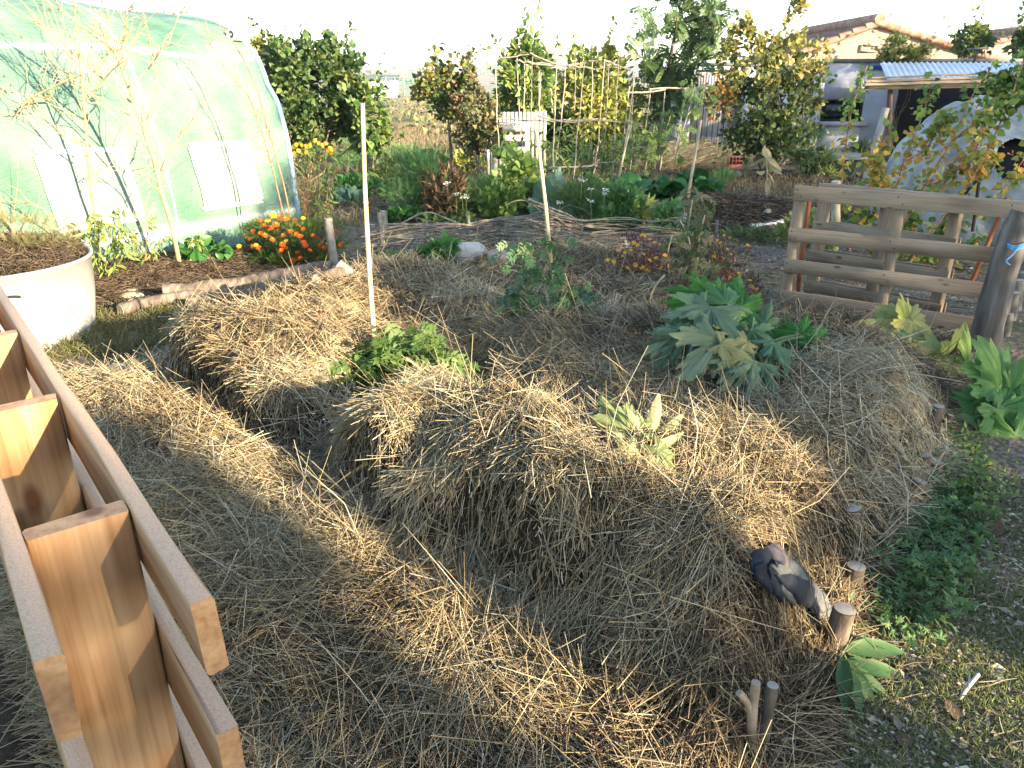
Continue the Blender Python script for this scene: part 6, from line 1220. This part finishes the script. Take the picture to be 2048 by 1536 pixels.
def grass(name, label, poly, n, hgt, mat, rr=(.0008,.0016), nz=None, lean=.7, edge=.05):
    P, h = scatter(poly, n, edge)
    if nz is not None: k = fbm(P[:,0]*nz[0], P[:,1]*nz[0], 93) > nz[1]+R.normal(0,.12,len(P)); P, h = P[k], h[k]
    n = len(P); L_ = R.uniform(*hgt, n); D = rdir(n); D[:,2] = np.abs(D[:,2])+.3; D[:,:2] *= lean; dist = np.hypot(P[:,0], P[:,1]); m = MB()
    D /= np.linalg.norm(D, axis=1)[:,None]; straws(m, np.stack([P[:,0],P[:,1],h],1)+D*L_[:,None]*.4, D, L_, np.maximum(R.uniform(*rr, n), dist*.0004), L_*.12, np.clip(R.normal(.5,.25,n),0,1)); return tag(m.build(name, mat), label, 'grass', kind='stuff')
GRS = leafmat('grass_blade', [(.08,.12,.04),(.16,.22,.07),(.26,.29,.12),(.40,.36,.20)], scale=3)
DRYG = leafmat('dry_grass_blade', [(.10,.08,.05),(.22,.18,.11),(.34,.28,.18),(.14,.16,.06)], scale=3)
path = gp([(1560,1560),(1700,1290),(1760,1180),(1900,1020),(2000,960),(2250,960),(2700,1100),(2700,1700),(1560,2000)])
grass('path_grass', 'short trodden green grass on the path at the right', path, 42000, (.012,.04), GRS, nz=(1.6,-.10), lean=1.1)
def chips(name, label, poly, n, mat, sz=(.01,.035)):
    P, h = scatter(poly, n, .05); n = len(P); m = MB(); D = rdir(n); D[:,2] *= .15; place(m, TD, np.stack([P[:,0],P[:,1],h+R.uniform(.002,.012,n)],1), D, rdir(n,3), R.uniform(*sz,n), R.uniform(0,1,n)); return tag(m.build(name, mat), label, 'litter', kind='stuff')
LIT = leafmat('litter', [(.07,.05,.035),(.20,.15,.10),(.38,.31,.23),(.52,.46,.37)], scale=10, tr=.1)
chips('path_litter', 'crumbs of dry leaves and wood chips on the path', path, 12000, LIT, (.006,.022))
mid = [(-3.6,4.6),(-1.4,5.9),(-.4,6.7),(2.2,6.2),(2.6,5.2),(3.4,5.0),(5.2,6.5),(6,10),(8,14),(8,19),(-4,19),(-1.6,9.2),(-2.4,7.6),(-4.4,5.6)]
chips('path_debris', 'larger scraps of bark and dead leaf on the path', path, 260, LIT, (.025,.06))
chips('garden_litter', 'dry leaf crumbs over the soil of the garden paths', mid, 16000, LIT, (.015,.05))
m = MB(); 
def litterstraw(name, label, poly, n, mat, L_, dens=None):
    P, h = scatter(poly, n, .08)
    if dens: k = fbm(P[:,0]*dens, P[:,1]*dens, 97) > R.normal(-.02,.2,len(P)); P, h = P[k], h[k]
    n = len(P); m = MB(); D = rdir(n); D[:,2] *= .12; dist = np.hypot(P[:,0], P[:,1]); straws(m, np.stack([P[:,0],P[:,1],h+R.uniform(0,.03,n)],1), D, R.uniform(*L_,n), np.maximum(.0013, dist*.0005), R.uniform(0,.012,n), np.clip(R.normal(.5,.25,n),0,1)); tag(m.build(name, mat), label, 'straw', kind='stuff')
litterstraw('scattered_straw', 'stray straws scattered over the paths around the bed', mid, 16000, OLDSTRAW, (.05,.2), 1.0)
litterstraw('path_straw', 'a few stray straws on the right hand path', path, 500, STRAW, (.03,.12))
bank = [(-5.2,4.6),(-3.9,5.0),(-2.6,6.0),(-1.9,6.5),(-1.7,7.2),(-2.2,7.9),(-3.0,7.3),(-4.6,5.9)]
litterstraw('bank_straw', 'brown matted straw on the bank along the tunnel', bank, 15000, OLDSTRAW, (.05,.18))
grass('bank_weeds', 'dry and green grass tufts around the tub and logs', [(-3.9,3.7),(-1.9,3.6),(-1.2,5.0),(-1.6,5.9),(-3.0,5.6),(-3.2,4.8)], 16000, (.03,.12), leafmat('tuft_blade', [(.06,.08,.025),(.13,.15,.05),(.26,.24,.11),(.34,.28,.17)], scale=3), nz=(1.5,-.05), lean=1.2)
hp = [tuple(G(x, y, 0)[:2]) for x, y in [(1390,450),(1440,395),(1540,385),(1590,430),(1520,465)]]
litterstraw('heap_straw', 'brown straw and hay on the compost heap behind the bed', hp, 6000, OLDSTRAW, (.08,.3))
grass('dry_grass', 'dry and green grass over the far garden ground', [(-4.5,10),(-2,9.3),(2,11.5),(5,9.5),(9,12),(13,20),(13,30),(-16,30),(-9,14)], 60000, (.06,.24), DRYG, (.003,.005), nz=(.5,-.16), edge=.1)
grass('far_dry_grass', 'tawny dry grass of the fields beyond the garden', [(-22,22),(22,22),(45,60),(-45,60)], 40000, (.25,.7), DRYG, (.01,.02), nz=(.15,-.1), edge=.3)
# fallen leaves and bits lying about, each one an object
spots = [(1775,1205),(1840,1260),(1865,1100),(1950,1190),(2010,1330),(1890,1410),(1830,1350),(1760,1440),(1790,1480),(1935,1480),(2000,1080),(1440,1480),(1350,1490),(1820,690),(1345,1050),(1920,960),(1985,1010),(2020,1170)]
labs = ['curled brown leaf on the creeper left of its centre','crisp tan leaf under the creeper edge','large brown leaf on the creeper','dry leaf right of the creeper','brown leaf near the right picture edge on the grass','dry leaf lower middle of the path','tan leaf by the broad leaved plant','dull leaf below the broad leaved plant','leaf low in the path corner','leaf right of the path corner','leaf on the bare upper path','big curled tan leaf near the forked stake','reddish brown leaf at the bottom edge of the mulch','orange leaf under the pallets','small red leaf lying on the straw ridge','dry leaf beneath the squash leaves','leaf on the sandy path','dry leaf on the grass near the right edge']
for i, ((x, y), lab) in enumerate(zip(spots, labs)):
    p = Tb(x, y)+[0,0,.02]; m = MB(); place(m, [TOW, TO][i % 2], [p], [R.normal(0,1,3)*[1,1,.3]], [[R.normal(0,.4),R.normal(0,.4),1]], [R.uniform(.04,.085)], np.array([R.uniform(.1,.9)])); tag(m.build('fallen_leaf', LEAFB if i != 14 else PUR, None, p), lab, 'leaf', 'fallen leaves around the bed')
p = Tb(1925, 1405); t = thing('split_stick', 'small white forked stick lying on the sunlit grass', 'stick', p); m = MB(); m.tube([V(1918,1403,p[1]-.0)+[0,0,.01], V(1935,1380,p[1]+.01)+[0,0,.015], V(1953,1360,p[1]+.05)+[0,0,.02]], [.005,.006,.006], 6); m.tube([V(1935,1382,p[1])+[0,0,.012], V(1938,1352,p[1]+.06)+[0,0,.01]], [.004,.002], 5); m.build('stick', noisemat('white_wood', [(.36,.34,.29),(.46,.44,.38)], scale=20), t)
p0_, p1_ = Tb(675, 970), Tb(738, 940); t = thing('cane_piece', 'thick golden cane piece half buried in the hollow under the mound', 'cane', p0_); m = MB(); m.tube([p0_+[0,0,.0], (p0_+p1_)/2+[0,0,.02], p1_+[0,0,.03]], .010, 8); m.build('shaft', noisemat('golden_cane', [(.45,.28,.08),(.6,.42,.15)], scale=12, rough=.5), t)

# ------------------------------------------------------------ extra low planting that fills the far garden
fill = [(740,330,26,50),(770,380,24,36),(930,350,34,36),(985,350,28,30),(1060,420,26,40),(1090,330,30,40),(1140,420,30,34),(1225,330,34,50),(1150,350,34,60),(1030,330,30,50),(1180,320,30,44),(1380,330,34,40),(1420,310,30,40),(1470,320,40,24),(690,300,30,30),(860,400,40,50),(910,430,30,40),(1270,440,26,34),(1200,420,34,46),(760,290,30,30),(980,310,30,26),(1110,300,30,44)]
mats = [HERB, LEAFM, LEAFY, HERB, LEAFM]
wh = ['left of the young tree trunk','beside the path','below the dark shrub','in front of the upright pallet','at the foot of the lime vine','under the bean frame','behind the flowering herb','right under the laurel','amid the bean poles','between pallet and bean poles','at the foot of the laurel bush','behind the coriander','in front of the pillar wall','under the vine covered shrub','below the lilac hedge','in front of the feathery bush','beneath the young tree','next to the basil','between basil and big blue leaf','under the small green shrub','behind the pallet corner','behind the bean frame centre']
for i, (x, y, hw, ht) in enumerate(fill):
    veg('green_tuft', ['fine','narrow leaved','yellowish','soft','loose'][i % 5]+' green tuft '+wh[i], 'plant', x, y, hw, ht, mats[i % 5], [TF, TON, TON, TDN, TO][i % 5], int(hw*14), [.15,.16,.15,.13,.12][i % 5], .65, .9, clump=16, group='green tufts in the far garden')
HZ_m = bpy.data.materials.new('haze_air'); HZ_m.use_nodes = True; N_ = HZ_m.node_tree.nodes; N_.remove(N_['Principled BSDF']); pv = N_.new('ShaderNodeVolumePrincipled'); pv.inputs['Color'].default_value = (.90,.94,1,1); pv.inputs['Density'].default_value = .00028; pv.inputs['Anisotropy'].default_value = .2
HZ_m.node_tree.links.new(pv.outputs[0], N_['Material Output'].inputs['Volume'])
m = MB(); m.box((0, 2500, 36), (13000, 13000, 92)); tag(m.build('haze', HZ_m), kind='stuff', label='thin pale haze in the air over the fields and hills')
